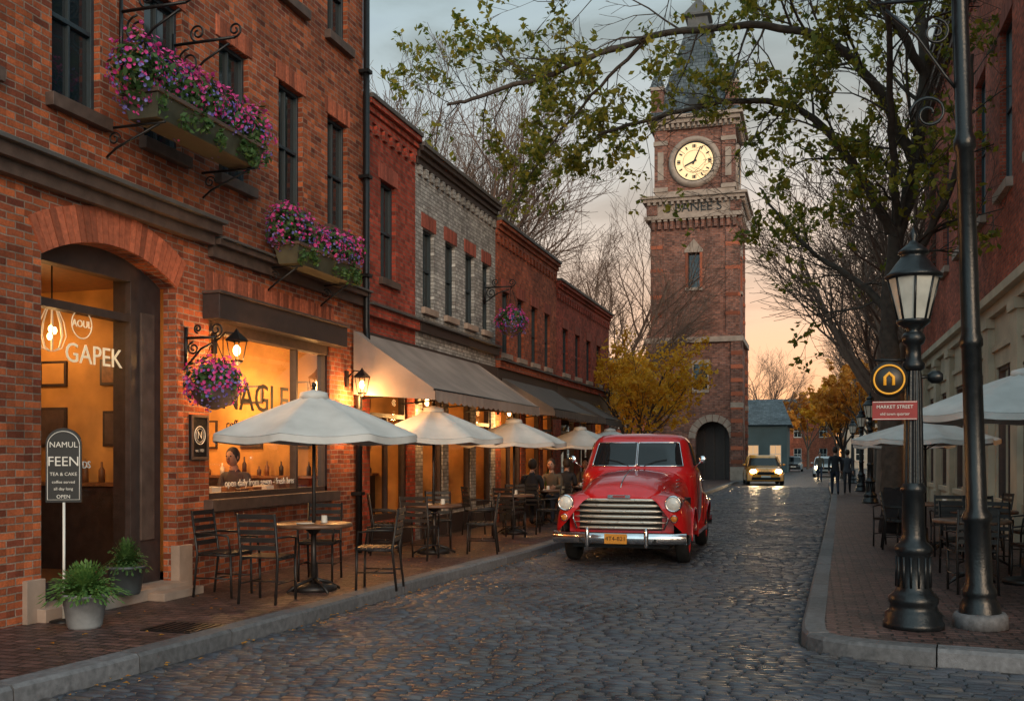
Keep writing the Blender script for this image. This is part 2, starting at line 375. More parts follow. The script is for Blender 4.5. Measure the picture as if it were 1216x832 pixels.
# ------------------------------------------------------------------ ground / road
def XL(y): return smo(y,[-4,3,5.5,8,11,15.5,22,54,70],[-5.6,-5.2,-4.85,-4.65,-4.5,-4.2,-4.1,-4.1,-4.1]) if y<58 else interp(y,[58,60,100],[-4.1,-3.9,-3.9])
RKP=[(4.2,7.93),(2.8,8.02),(1.5,8.12),(.8,8.2),(.4,8.28),(.12,8.4),(-.03,8.55),(-.09,8.75),(-.1,9.2),(-.05,11),(0,13),(.15,18),(.4,28),(.7,40),(.8,56)]
def XR(y):
    ys=[7.93,8.02,8.12,8.2,8.28,8.4,8.55,8.75,9.2,11,13,18,28,40,56]; xs=[4.2,2.8,1.5,.8,.4,.12,-.03,-.09,-.1,-.05,0,.15,.4,.7,.8]
    if y<7.93: return 7.5
    return interp(y,ys,xs)
GRD=pm('ground_earth',(.06,.055,.045),.95,var=.3,vs=.3)
mb=MB(); mb.quad((-700,-300,-.06),(700,-300,-.06),(700,1200,-.06),(-700,1200,-.06),GRD); mb.obj('ground',recalc=False)
BED=pm('sett_joint_grit',(.028,.026,.026),.9,var=.3,vs=8)
mb=MB(); mb.quad((-9,-8,-.016),(12,-8,-.016),(12,52,-.016),(-9,52,-.016),BED); mb.quad((-9,52,-.002),(14,52,-.002),(14,240,-.002),(-9,240,-.002),FARROAD); mb.obj('road',recalc=False)
def sett_mat():
    m,nt,b=newmat('street_setts'); N=nt.nodes;L=nt.links
    g=N.new('ShaderNodeNewGeometry')
    cr=N.new('ShaderNodeValToRGB'); e=cr.color_ramp.elements
    e[0].color=(.048,.052,.066,1); e[1].color=(.115,.114,.126,1); x=cr.color_ramp.elements.new(.5); x.color=(.073,.079,.098,1); x=cr.color_ramp.elements.new(.9); x.color=(.10,.087,.083,1)
    L.new(g.outputs['Random Per Island'],cr.inputs[0])
    n=N.new('ShaderNodeTexNoise'); n.inputs['Scale'].default_value=.7; n.inputs['Detail'].default_value=5; L.new(g.outputs['Position'],n.inputs['Vector'])
    n2=N.new('ShaderNodeTexNoise'); n2.inputs['Scale'].default_value=55; n2.inputs['Detail'].default_value=5; L.new(g.outputs['Position'],n2.inputs['Vector'])
    r=N.new('ShaderNodeMapRange'); r.inputs[1].default_value=.3;r.inputs[2].default_value=.7;r.inputs[3].default_value=.6;r.inputs[4].default_value=1.25; L.new(n.outputs['Fac'],r.inputs[0])
    s=N.new('ShaderNodeVectorMath'); s.operation='SCALE'; L.new(cr.outputs[0],s.inputs[0]); L.new(r.outputs[0],s.inputs['Scale']); L.new(s.outputs[0],b.inputs['Base Color'])
    r2=N.new('ShaderNodeMapRange'); r2.inputs[1].default_value=.3;r2.inputs[2].default_value=.7;r2.inputs[3].default_value=.24;r2.inputs[4].default_value=.46; L.new(n.outputs['Fac'],r2.inputs[0]); L.new(r2.outputs[0],b.inputs['Roughness'])
    bp=N.new('ShaderNodeBump'); bp.inputs['Strength'].default_value=.5; bp.inputs['Distance'].default_value=.006; L.new(n2.outputs['Fac'],bp.inputs['Height']); L.new(bp.outputs[0],b.inputs['Normal'])
    return m
SETT=sett_mat()
mb=MB(); V=[];Fc=[]
y=4.2
while y<52:
    rh=RG.uniform(.075,.095)
    x=XL(y)+RG.uniform(-.2,0); xr=XR(y+rh*.5)
    while x<xr:
        w=RG.uniform(.13,.23); a=max(x,XL(y+rh/2)+.008); b=min(x+w,xr-.008); x+=w
        if b-a<.05: continue
        wave=.05*math.sin(a*1.7+y*.35)+.035*math.sin(a*.6-y*.8)
        g=.0038; y0=y+g+wave; y1=y+rh-g+wave; a+=g;b-=g
        h=RG.uniform(-.005,.003)+.006*math.sin(a*2.3+y)*math.sin(y*1.7); tx=RG.uniform(-.003,.003); ty=RG.uniform(-.003,.003); i=.010; o=len(V)
        j=lambda: RG.uniform(-.003,.003)
        V+=[(a,y0,-.018),(b,y0,-.018),(b,y1,-.018),(a,y1,-.018),(a+i+j(),y0+i+j(),h-tx-ty),(b-i+j(),y0+i+j(),h+tx-ty),(b-i+j(),y1-i+j(),h+tx+ty),(a+i+j(),y1-i+j(),h-tx+ty),((a+b)/2,(y0+y1)/2,h+.003)]
        Fc+=[tuple(o+q for q in t) for t in ((0,1,5,4),(1,2,6,5),(2,3,7,6),(3,0,4,7),(4,5,8),(5,6,8),(6,7,8),(7,4,8))]
    y+=rh
mb.add(V,Fc,SETT,True); mb.obj('street_setts',recalc=False)
mb=MB(); ys=[-4+i*1.0 for i in range(80)]
for i in range(len(ys)-1):
    a,b=ys[i],ys[i+1]; mb.quad((-14,a,.12),(XL(a)-.2,a,.12),(XL(b)-.2,b,.12),(-14,b,.12),PAVE)
mb.obj('pavement',recalc=False)
mb=MB()
def offpath(P,off):
    o=[]
    for i,p in enumerate(P):
        a=Vector(P[max(0,i-1)]);b=Vector(P[min(len(P)-1,i+1)]); t=(b-a).normalized(); n=Vector((t.y,-t.x)); q=Vector(p)+n*off; o.append((q.x,q.y))
    return o
ri=offpath(RKP,.2)
poly=[(x,y,.12) for x,y in ri]+[(9,56,.12)]
poly[0]=(9,8.13,.12)
mb.add(poly,[tuple(range(len(poly)))],PAVE); mb.obj('pavement',recalc=False)
def resample(P,st):
    out=[];P=[Vector(p) for p in P];L=[0]
    for i in range(len(P)-1): L.append(L[-1]+(P[i+1]-P[i]).length)
    n=int(L[-1]/st); 
    for k in range(n+1):
        s=L[-1]*k/n
        for i in range(len(P)-1):
            if s<=L[i+1]+1e-6:
                t=(s-L[i])/(L[i+1]-L[i]); out.append(P[i].lerp(P[i+1],t)); break
    return out
def kerb(P,side,name='kerb'):
    mb=MB(); R_=resample(P,.22); I=offpath([tuple(p) for p in R_],side*.2); O=[tuple(p) for p in R_]
    k=0
    while k<len(O)-1:
        e=min(k+5,len(O)-1); dz=RG.uniform(-.004,.004)
        secs=[]
        for q in range(k,e+1):
            o=Vector(O[q]); n=Vector(I[q]); 
            if q==k or q==e:
                t=(Vector(O[min(q+1,len(O)-1)])-Vector(O[max(q-1,0)])).normalized()*(.006 if q==k else -.006); o=o+t;n=n+t
            d=(n-o)
            secs.append([(o.x,o.y,-.03),(o.x+d.x*.04,o.y+d.y*.04,.10+dz),(o.x+d.x*.16,o.y+d.y*.16,.126+dz),(n.x,n.y,.128+dz),(n.x,n.y,.0)])
        mb.loft(secs,GRAN,closed=False,smooth=False,cap=True); k=e
    mb.obj(name)
kerb([(XL(y),y) for y in [3+i*.5 for i in range(140)]],-1)
kerb(RKP,1)
mb=MB(); M=Matrix.Translation((-5.15,7.35,.124)); mb.box(-.28,.28,-.22,.22,-.02,.006,IRON,M)
for i in range(8): mb.box(-.25+i*.065,-.25+i*.065+.035,-.19,.19,.0062,.012,IRON,M)
mb.obj('utility_cover')
mb=MB(); rng=random.Random(44)
for i in range(380):
    y=rng.uniform(5,26); s=rng.random()
    if s<.6: x=XL(y)+abs(rng.gauss(0,.12))+.02; z=.012
    else: x=XL(y)-rng.uniform(.25,1.6); z=.128
    a=rng.random()*6.28; q=rng.uniform(.009,.019); mb.add([(x+math.cos(a)*q*1.5,y+math.sin(a)*q*1.5,z),(x-math.sin(a)*q,y+math.cos(a)*q,z+.008),(x-math.cos(a)*q*1.5,y-math.sin(a)*q*1.5,z),(x+math.sin(a)*q,y-math.cos(a)*q,z+.006)],[(0,1,2,3)],RLEAF)
mb.obj('fallen_leaves',recalc=False)
# ------------------------------------------------------------------ left building 1
XF=-6.6
def cornice(F,mb,u0,u1,z,mat,dent=None,steps=((.0,.06,.12),(.12,.12,.1),(.22,.2,.08)),dsp=.28):
    for (dz,w,h) in steps: F.box(mb,u0,u1,-.12,w,z+dz,z+dz+h-.001,mat)
    if dent:
        n=int((u1-u0)/dsp)
        for i in range(n):
            u=u0+(i+.3)*(u1-u0)/n; F.box(mb,u,u+dsp*.45,-.02,.05,z-.16,z-.002,dent)
def shell(mb,x0,x1,y0,y1,z,mat,sides=True,front=False):
    # x0 = back plane, x1 = facade plane (the facade itself is built with openings)
    if sides:
        mb.quad((x0,y0,0),(x1,y0,0),(x1,y0,z),(x0,y0,z),mat); mb.quad((x0,y1,0),(x1,y1,0),(x1,y1,z),(x0,y1,z),mat)
    mb.quad((x0,y0,0),(x0,y1,0),(x0,y1,z),(x0,y0,z),mat)
    mb.quad((x0,y0,z-.35),(x1,y0,z-.35),(x1,y1,z-.35),(x0,y1,z-.35),ROOF)
F=Fac('L',XF)
g1=group('brick_cafe_building'); W=MB();T=MB();FR=MB();GL=MB();IN=MB()
B1=(2.0,13.95,9.6)
upper=[(c-.32,c+.32,4.85,6.45) for c in (3.7,5.05,6.4,7.75,9.05,10.4,11.75,13.1)]
upper2=[(a,b,7.6,9.0) for a,b,_,_ in upper]
ent=(7.3,9.27,.12,3.66); shop=(9.88,12.85,1.08,3.3)
F.wall(W,B1[0],B1[1],0,B1[2],upper+upper2+[ent,shop],BR1,depth=.16)
F.arch(W,ent[0],ent[1],3.4,3.655,3.66,BR1,depth=.3,vous=SOLD,vh=.34)
shell(W,-16,XF,B1[0],B1[1],B1[2],BR1)
for o in upper+upper2:
    sash(F,FR,GL,o); sill(F,T,o,BROWNT,.08,.11,.09); F.soldier(T,o[0]-.07,o[1]+.07,o[3],.24,SOLD)
F.box(T,B1[0],9.86,-.02,.10,3.98,4.1,BROWNT);F.box(T,B1[0],9.9,-.02,.17,4.101,4.22,BROWNT);F.box(T,B1[0],9.93,-.02,.23,4.221,4.26,LEAD)
F.box(T,9.86,B1[1],-.02,.07,3.86,4.0,BROWNT);F.box(T,9.9,B1[1],-.02,.14,4.001,4.07,BROWNT);F.box(T,9.93,B1[1],-.02,.18,4.071,4.10,LEAD)
F.soldier(T,9.8,12.95,3.46,.24,SOLD)
F.box(T,9.26,9.5,-.06,.05,.12,.62,STONE)
F.box(T,7.08,7.3,-.06,.05,.12,.5,STONE)
F.box(FR,7.3,7.42,-.34,-.16,.121,3.5,DARKW)
F.box(FR,8.78,9.27,-.42,-.2,.121,3.62,DARKW); F.box(FR,8.92,9.14,-.2,-.175,.7,3.1,BROWNT)
F.box(FR,7.42,8.78,-.34,-.2,2.98,3.06,DARKW); F.box(FR,7.42,8.78,-.34,-.2,3.4,3.66,DARKW)
F.box(FR,7.42,8.78,-.34,-.2,.121,.42,DARKW)
F.box(T,7.2,9.3,-.4,.14,.121,.24,STONE); F.box(T,8.6,9.28,.141,.34,.121,.2,STONE)
GL.quad(F.P(7.42,-.27,.42),F.P(8.78,-.27,.42),F.P(8.78,-.27,3.4),F.P(7.42,-.27,3.4),GLASS)
room(F,IN,7.0,9.6,.3,3.5,3.4,g1,2,17,off=.35)
a,b,c,d=shop
F.box(FR,a-.12,b+.12,.0,.22,3.14,3.42,DARKW); F.box(FR,a-.14,b+.14,.0,.25,3.421,3.455,BROWNT)
F.box(FR,a,b,-.16,-.02,3.02,3.3,BROWNT)
for u in (a,b-.07): F.box(FR,u,u+.07,-.15,-.04,c,3.02,DARKW)
for u in (a+2.1,): F.box(FR,u,u+.05,-.15,-.05,c,3.02,DARKW)
F.box(FR,a,b,-.15,-.04,c,c+.08,DARKW)
sill(F,T,shop,BROWNT,.1,.12,.12)
GL.quad(F.P(a,-.1,c),F.P(b,-.1,c),F.P(b,-.1,3.02),F.P(a,-.1,3.02),GLASS)
room(F,IN,9.64,13.6,.3,3.4,3.6,g1,3,78,off=.17)
for k in range(9): 
    u=a+.2+k*.31; F.box(IN,u,u+.2,-.5,-.3,c+.02,c+.02+RG.uniform(.06,.18),RG.choice([WHITEP,WOOD,DARKW,BROWNT]))
F.box(IN,a+.02,b-.02,-.6,-.2,c-.05,c+.015,WOOD)
F.box(T,B1[0],B1[1],-.2,.06,B1[2]+.002,B1[2]+.12,LEAD)
W.obj('walls',g1);T.obj('trim',g1,bevel=.004);FR.obj('frames',g1,bevel=.004);GL.obj('window_glass',g1);IN.obj('interior',g1)
text('GAPEK',F.P(8.3,-.255,2.58),.27,GOLD,g1); text('FINE GOODS',F.P(7.95,-.255,1.5),.1,WHITEP,g1)
BLKL=pm('black_lettering',(.008,.008,.008),.5,var=0)
text('NAGLE',F.P(11.05,-.085,2.3),.5,BLKL,g1,name='window_lettering')
text('coffee & bakery',F.P(10.9,-.085,1.96),.17,BLKL,g1,name='window_lettering')
text('open daily from seven - fresh bread',F.P(11.2,-.085,1.26),.12,WHITEP,g1,name='window_lettering')
m_=MB(); m_.tube(spiral(F.P(8.12,-.255,2.88),.14,.14,0,1,(0,1,0),(0,0,1)),.006,5,GOLD); m_.obj('logo_ring',g1); text('AOUL',F.P(8.12,-.255,2.88),.1,GOLD,g1)
gC=group('pendant_chandelier'); m_=MB(); c0=Vector((-7.15,8.05,2.82))
m_.tube([c0+Vector((0,0,.67)),c0+Vector((0,0,.28))],.008,6,IRON)
for k in range(8):
    a_=k*pi/4; m_.tube([c0+Vector((math.cos(a_)*r,math.sin(a_)*r,z)) for r,z in ((.02,.3),(.11,.08),(.13,-.05),(.09,-.17),(.02,-.2))],.006,5,GOLD)
for dx,dy,dz in ((.03,0,0),(-.03,.02,.02),(0,-.03,-.06)): m_.sphere(c0+Vector((dx,dy,dz)),.024,BULB,10,8,(1,1,1.5))
m_.obj('lantern_cage',gC)
m_=MB(); 
m_.tube([(XF+.1,13.86,9.5),(XF+.1,13.86,3.55),(XF+.14,13.8,3.35),(XF+.14,13.62,3.1),(XF+.1,13.6,2.9),(XF+.1,13.6,.14)],.05,10,IRON)
for z in (9,7.4,5.8,4.3,2.2,1): m_.box(XF,XF+.17,13.79 if z>3 else 13.53,13.93 if z>3 else 13.67,z,z+.05,IRON)
m_.obj('drainpipe')
# ------------------------------------------------------------------ left buildings 2-5
def left_building(name,y0,y1,z,mat,wins,z0,z1,trim,shops,sol,bandz=3.75,dent=True,cap=BROWNT,xback=-15,xf=XF):
    g=group(name);W=MB();T=MB();FR=MB();GL=MB();IN=MB(); F=Fac('L',xf)
    ops=[(a,b,z0,z1) for a,b in wins]; so=[(a,b,.55,2.85) for a,b in shops]
    F.wall(W,y0,y1,0,z,ops+so,mat,depth=.16); shell(W,xback,xf,y0,y1,z,mat)
    for o in ops:
        sash(F,FR,GL,o); sill(F,T,o,trim); F.soldier(T,o[0]-.08,o[1]+.08,o[3],.26,sol)
    cornice(F,T,y0+.01,y1-.01,z-.32,cap,mat if dent else None,steps=((.0,.04,.12),(.12,.08,.1),(.22,.14,.08)))
    F.box(T,y0+.01,y1-.01,-.3,.17,z-.018,z+.05,LEAD)
    F.box(T,y0+.02,y1-.02,-.02,.10,bandz,bandz+.16,cap); F.box(T,y0+.02,y1-.02,-.02,.16,bandz+.161,bandz+.2,LEAD)
    F.box(T,y0+.02,y1-.02,-.02,.05,3.0,3.5,DARKW)
    for k,o in enumerate(so):
        F.box(FR,o[0],o[0]+.07,-.14,-.03,.55,2.85,DARKW);F.box(FR,o[1]-.07,o[1],-.14,-.03,.55,2.85,DARKW)
        F.box(FR,o[0]+.07,o[1]-.07,-.14,-.03,2.76,2.85,DARKW);F.box(FR,o[0]+.07,o[1]-.07,-.14,-.03,2.2,2.27,DARKW);F.box(FR,o[0]+.07,o[1]-.07,-.14,-.03,.55,.65,DARKW)
        n=max(1,int((o[1]-o[0])/.75))
        for q in range(1,n): u=o[0]+(o[1]-o[0])*q/n; F.box(FR,u-.02,u+.02,-.13,-.04,.65,2.2,DARKW)
        GL.quad(F.P(o[0],-.09,.55),F.P(o[1],-.09,.55),F.P(o[1],-.09,2.85),F.P(o[0],-.09,2.85),GLASS)
        room(F,IN,o[0]-.05,o[1]+.05,.3,2.95,2.6,g,1,34,off=.17)
        F.box(T,o[0]-.12,o[1]+.12,-.02,.03,.13,.5,DARKW)
    W.obj('walls',g);T.obj('trim',g,bevel=.004);FR.obj('frames',g);GL.obj('window_glass',g);IN.obj('interior',g); return g
left_building('red_brick_building',13.96,16.05,7.1,BR2,[(14.6,15.2)],4.42,6.0,BROWNT,[(14.2,15.7)],SOLDD,dent=True,cap=BR2)
left_building('grey_brick_building',16.06,20.6,6.98,BR3,[(16.4,16.95),(17.52,18.07),(18.65,19.2),(19.72,20.2)],4.2,5.62,STONE,[(16.4,17.4),(17.7,19.0),(19.3,20.3)],SOLDD,cap=DARKW)
left_building('rust_brick_building',20.61,25.95,6.72,BR4,[(21.1,21.65),(22.3,22.85),(23.5,24.05),(24.75,25.3)],3.85,5.25,STONE,[(21,22.6),(23,24.3),(24.6,25.6)],SOLDD,bandz=3.5,dent=True,cap=BR4)
left_building('dark_brick_building',25.96,33.2,6.3,BR2,[(26.7,27.3),(28.2,28.8),(29.7,30.3),(31.2,31.8)],3.85,5.1,STONE,[(26.5,28.2),(28.8,30.5),(31,32.6)],SOLDD,bandz=3.5,cap=BR2)
def awning(name,y0,y1,mat,zt=3.45,zb=2.55,out=1.3,arms=True):
    m=MB(); n=24; x0=XF+.06
    for lay in (0,.012):
        secs=[]
        for j in range(9):
            t=j/8; secs.append([(x0+out*t,y0+(y1-y0)*k/n,zt-(zt-zb)*t-.05*math.sin(pi*t)+.012*math.sin(k*2.1)*math.sin(pi*t)-lay) for k in range(n+1)])
        m.loft(secs,mat)
    N=int((y1-y0)/.03)
    top=[(x0+out+.004,y0+(y1-y0)*k/N,zb+.01) for k in range(N+1)]; bot=[(x0+out+.012+.006*math.sin(k*.9),y0+(y1-y0)*k/N,zb-.15-.035*abs(math.sin(k*pi/9))) for k in range(N+1)]
    m.loft([top,bot],mat)
    for y in (y0,y1): m.add([(x0,y,zt),(x0+out,y,zb),(x0+out,y,zb-.15),(x0,y,zb-.05)],[(0,1,2,3)],mat)
    m.tube([(x0+out-.01,y0,zb),(x0+out-.01,y1,zb)],.02,6,IRON)
    k=y0+.2
    while k<y1: m.tube([(x0,k,zb-.1),(x0+out-.02,k,zb-.01)],.015,5,IRON); k+=1.6
    m.obj(name,recalc=False)
awning('shop_awning',13.5,19.25,AWN)
awning('shop_awning',20.9,25.4,AWND,3.3,2.6,1.2)
awning('shop_awning',27.0,29.6,AWND,3.2,2.6,1.1)
# ------------------------------------------------------------------ clock tower
gT=group('clock_tower');W=MB();T=MB();GL=MB()
tx0,tx1,ty0,ty1=-9.5,-4.1,60,65.4; cx=(tx0+tx1)/2; cy=(ty0+ty1)/2
AD0,AD1=cx+.1,cx+2.1
FF=Fac('F',ty0); FS=Fac('L',tx1)
FF.wall(W,tx0,tx1,0,8.6,[(AD0,AD1,.0,3.6)],BRT,depth=.5)
FF.arch(W,AD0,AD1,2.6,3.595,3.6,BRT,depth=.5,vous=STONE,vh=.42,bw=.3)
FS.wall(W,ty0,ty1,0,8.6,[(61.6,63.6,0,3.6)],BRT,depth=.5); FS.arch(W,61.6,63.6,2.6,3.595,3.6,BRT,depth=.5,vous=STONE,vh=.38,bw=.3)
W.quad((tx0,ty0,0),(tx0,ty1,0),(tx0,ty1,8.6),(tx0,ty0,8.6),BRT);W.quad((tx0,ty1,0),(tx1,ty1,0),(tx1,ty1,8.6),(tx0,ty1,8.6),BRT)
GL.box(AD0-.3,AD1+.3,61.2,61.3,0,3.7,DARKW); GL.box(-5.4,-5.3,61.4,63.8,0,3.7,DARKW)
for px in (AD0+.4,AD0+1,AD0+1.6): GL.box(px-.03,px+.03,61.12,61.2,.1,3.4,BROWNT)
def ring(mb,e,z0,z1,mat): mb.box(tx0-e,tx1+e,ty0-e,ty1+e,z0,z1,mat)
for (x0,x1) in ((tx0-.14,tx0+.75),(tx1-.5,tx1+.14)):
    for (y0,y1) in ((ty0-.14,ty0+.75),(ty1-.75,ty1+.14)):
        W.box(x0,x1,y0,y1,0,8.3,BRT); T.box(x0-.05,x1+.05,y0-.05,y1+.05,0,.9,STONE); T.box(x0-.03,x1+.03,y0-.03,y1+.03,4.4,4.7,STONE)
        for k in range(9): 
            z=1.1+k*.8
            T.box(x0-.02,x1+.02,y0-.02,y1+.02,z,z+.22,SOLD)
ring(T,.2,8.3,8.62,STONE); ring(T,.1,8.621,8.8,BRT)
for (a,b) in ((cx-.1,cx+.9),):
    FF.box(T,a,b,-.02,.06,5.3,5.5,STONE); FF.box(GL,a+.1,b-.1,-.01,.012,5.5,7.0,WDARK); FF.box(T,a,a+.1,-.02,.05,5.5,7.0,STONE); FF.box(T,b-.1,b,-.02,.05,5.5,7.0,STONE); FF.box(T,a-.05,b+.05,-.02,.07,7.0,7.25,STONE)
e=-.12
FF2=Fac('F',ty0-e); FS2=Fac('L',tx1+e)
FF2.wall(W,tx0-e,tx1+e,8.6,16,[(cx-.35,cx+.35,11.6,13.7)],BRT,depth=.4); FS2.wall(W,ty0-e,ty1+e,8.6,16,[(cy-.35,cy+.35,11.6,13.7)],BRT,depth=.4)
W.quad((tx0-e,ty0-e,8.6),(tx0-e,ty1+e,8.6),(tx0-e,ty1+e,16),(tx0-e,ty0-e,16),BRT);W.quad((tx0-e,ty1+e,8.6),(tx1+e,ty1+e,8.6),(tx1+e,ty1+e,16),(tx0-e,ty1+e,16),BRT)
GL.quad((cx-.4,60.5,11.5),(cx+.4,60.5,11.5),(cx+.4,60.5,13.8),(cx-.4,60.5,13.8),WDARK)
GL.quad((tx1-.5,cy-.4,11.5),(tx1-.5,cy+.4,11.5),(tx1-.5,cy+.4,13.8),(tx1-.5,cy-.4,13.8),WDARK)
for Fq,c_ in ((FF2,cx),(FS2,cy)):
    Fq.box(T,c_-.5,c_+.5,-.05,.1,11.42,11.6,STONE); Fq.box(T,c_-.5,c_-.352,-.05,.06,11.6,13.7,SOLD); Fq.box(T,c_+.352,c_+.5,-.05,.06,11.6,13.7,SOLD)
    P=[Fq.P(c_-.55,.08,13.7),Fq.P(c_+.55,.08,13.7),Fq.P(c_+.55,.08,13.85),Fq.P(c_,.08,14.5),Fq.P(c_-.55,.08,13.85)]; P2=[Fq.P(c_-.55,-.05,13.7),Fq.P(c_+.55,-.05,13.7),Fq.P(c_+.55,-.05,13.85),Fq.P(c_,-.05,14.5),Fq.P(c_-.55,-.05,13.85)]
    T.add(P+P2,[(0,1,2,3,4),(5,6,7,8,9),(0,1,6,5),(1,2,7,6),(2,3,8,7),(3,4,9,8),(4,0,5,9)],STONE)
    u0,u1=(tx0-e,tx1+e) if Fq is FF2 else (ty0-e,ty1+e)
    for (a,b) in ((u0,u0+.7),(u1-.7,u1)): Fq.box(W,a,b,-.1,.09,8.8,15.0,BRT)
    for z in (9.9,11.0,12.6,14.0): 
        for (a,b) in ((u0-.01,u0+.72),(u1-.72,u1+.01)): Fq.box(T,a,b,-.1,.11,z,z+.2,SOLD)
    n=14
    for i in range(n):
        u=u0+(u1-u0)*(i+.25)/n; Fq.box(T,u,u+(u1-u0)/n*.5,-.05,.22,15.15,15.6,BRT); Fq.box(T,u-.02,u+(u1-u0)/n*.5+.02,-.05,.28,15.6,15.72,STONE)
ring(T,.2,15.72,15.95,STONE); ring(T,.08,15.951,16.75,STONE); ring(T,.32,16.751,16.95,STONE); ring(T,.45,16.951,17.1,STONE)
for k in range(16):
    x=tx0-.1+(tx1-tx0+.2)*(k+.25)/16; T.box(x,x+.16,ty0-.3,ty0-.07,16.58,16.75,STONE); yy=ty0-.1+5.6*(k+.25)/16; T.box(tx1+.07,tx1+.3,yy,yy+.16,16.58,16.75,STONE)
for sx in (tx0-.1,tx1-.55): T.box(sx,sx+.65,ty0-.16,ty0,16.0,16.6,BRT)
e=-.45; bx0,bx1,by0,by1=tx0-e,tx1+e,ty0-e,ty1+e
W.box(bx0,bx1,by0,by1,17.1,21.7,BRT)
T.box(bx0-.12,bx1+.12,by0-.12,by1+.12,17.1,17.5,STONE)
for (x0,x1) in ((bx0-.14,bx0+.62),(bx1-.62,bx1+.14)):
    for (y0,y1) in ((by0-.14,by0+.62),(by1-.62,by1+.14)):
        T.box(x0,x1,y0,y1,17.5,21.2,BRT); T.box(x0-.05,x1+.05,y0-.05,y1+.05,20.3,20.55,STONE); T.box(x0-.05,x1+.05,y0-.05,y1+.05,17.5,17.75,STONE)
        T.box(x0+.2,x1-.2,y0-.03,y1+.03,18.2,19.9,STONE)
T.box(bx0-.2,bx1+.2,by0-.2,by1+.2,21.2,21.5,STONE)
for k in range(15):
    x=bx0-.1+(bx1-bx0+.2)*(k+.25)/15; T.box(x,x+.15,by0-.4,by0-.2,21.25,21.5,STONE); yy=by0-.1+(by1-by0+.2)*(k+.25)/15; T.box(bx1+.2,bx1+.4,yy,yy+.15,21.25,21.5,STONE)
T.box(bx0-.45,bx1+.45,by0-.45,by1+.45,21.501,21.75,STONE); T.box(bx0-.62,bx1+.62,by0-.62,by1+.62,21.751,21.95,STONE)
CF=pm('clock_dial',(.72,.55,.33),.5,var=.05,emis=(1,.64,.30),es=.78)
BLK=pm('clock_black',(.01,.01,.01),.5,var=0)
zc=19.2; CK=MB()
for M in (Matrix.Translation((cx,by0-.05,zc))@Matrix.Rotation(pi/2,4,'X'),Matrix.Translation((bx1+.05,cy,zc))@Matrix.Rotation(pi/2,4,'Z')@Matrix.Rotation(pi/2,4,'X')):
    CK.lathe([(.001,.06),(1.2,.06)],48,CF,M,False); CK.lathe([(1.2,.0),(1.2,.14),(1.27,.2),(1.4,.2),(1.5,.12),(1.55,.0)],48,STONE,M); CK.lathe([(1.19,.065),(1.19,.13),(1.12,.065)],48,BLK,M)
    for k in range(12):
        A=M@Matrix.Rotation(-k*pi/6,4,'Z'); w=.04 if k%3 else .055
        CK.box(-w,w,.82,1.02,.07,.09,BLK,A)
        if k%3==0: CK.box(-.12,-.085,.82,1.02,.07,.09,BLK,A); CK.box(.085,.12,.82,1.02,.07,.09,BLK,A)
    CK.lathe([(.66,.07),(.66,.085),(.675,.085),(.675,.07)],40,BLK,M)
    CK.add([(-.05,-.2,.11),(.05,-.2,.11),(.03,.95,.11),(-.03,.95,.11)],[(0,1,2,3)],BLK,False,M@Matrix.Rotation(-.42,4,'Z'))
    CK.add([(-.06,-.15,.12),(.06,-.15,.12),(.045,.62,.12),(-.045,.62,.12)],[(0,1,2,3)],BLK,False,M@Matrix.Rotation(2.0,4,'Z'))
def sq(h,z): return [(cx-h,cy-h,z),(cx+h,cy-h,z),(cx+h,cy+h,z),(cx-h,cy+h,z)]
SP=MB(); SP.loft([sq(h,z) for h,z in ((2.85,21.952),(2.45,22.4),(2.1,23.1),(1.72,24.2),(1.25,25.9),(.85,27.3),(.72,27.7))],SLATE,closed=True,smooth=False)
SP.loft([sq(h,z) for h,z in ((.72,27.7),(.95,27.8),(.95,27.95),(.6,28.05),(.6,28.6),(.8,28.7),(.8,28.85),(.1,29.9),(.03,30.8))],LEAD,closed=True,smooth=False)
SP.sphere((cx,cy,30.2),.14,LEAD)
for sx in (-1,1):
    for sy in (-1,1):
        X=cx+sx*2.2;Y=cy+sy*2.2
        T.box(X-.36,X+.36,Y-.36,Y+.36,21.952,23.6,BRT); T.box(X-.44,X+.44,Y-.44,Y+.44,23.6,23.8,STONE)
        SP.loft([[(X-h,Y-h,z),(X+h,Y-h,z),(X+h,Y+h,z),(X-h,Y+h,z)] for h,z in ((.42,23.801),(.2,24.6),(.03,25.5))],SLATE,closed=True,smooth=False); SP.sphere((X,Y,25.5),.09,LEAD)
SP.add([(cx-.7,cy-2.75,22.3),(cx+.7,cy-2.75,22.3),(cx,cy-2.75,23.9),(cx,cy-1.6,23.9),(cx-.7,cy-2.0,22.3),(cx+.7,cy-2.0,22.3)],[(0,1,2),(0,2,3,4),(1,5,3,2)],SLATE)
SP.add([(cx-.3,cy-2.77,22.4),(cx+.3,cy-2.77,22.4),(cx+.3,cy-2.77,22.9),(cx,cy-2.77,23.3),(cx-.3,cy-2.77,22.9)],[(0,1,2,3,4)],BLK)
W.obj('shaft_walls',gT);T.obj('stone_trim',gT);GL.obj('openings',gT);CK.obj('clock_faces',gT);SP.obj('spire',gT)
text('S BANEE S',(cx,ty0-.1,16.35),.75,BLK,gT,rot=(pi/2,0,0),ext=.02)
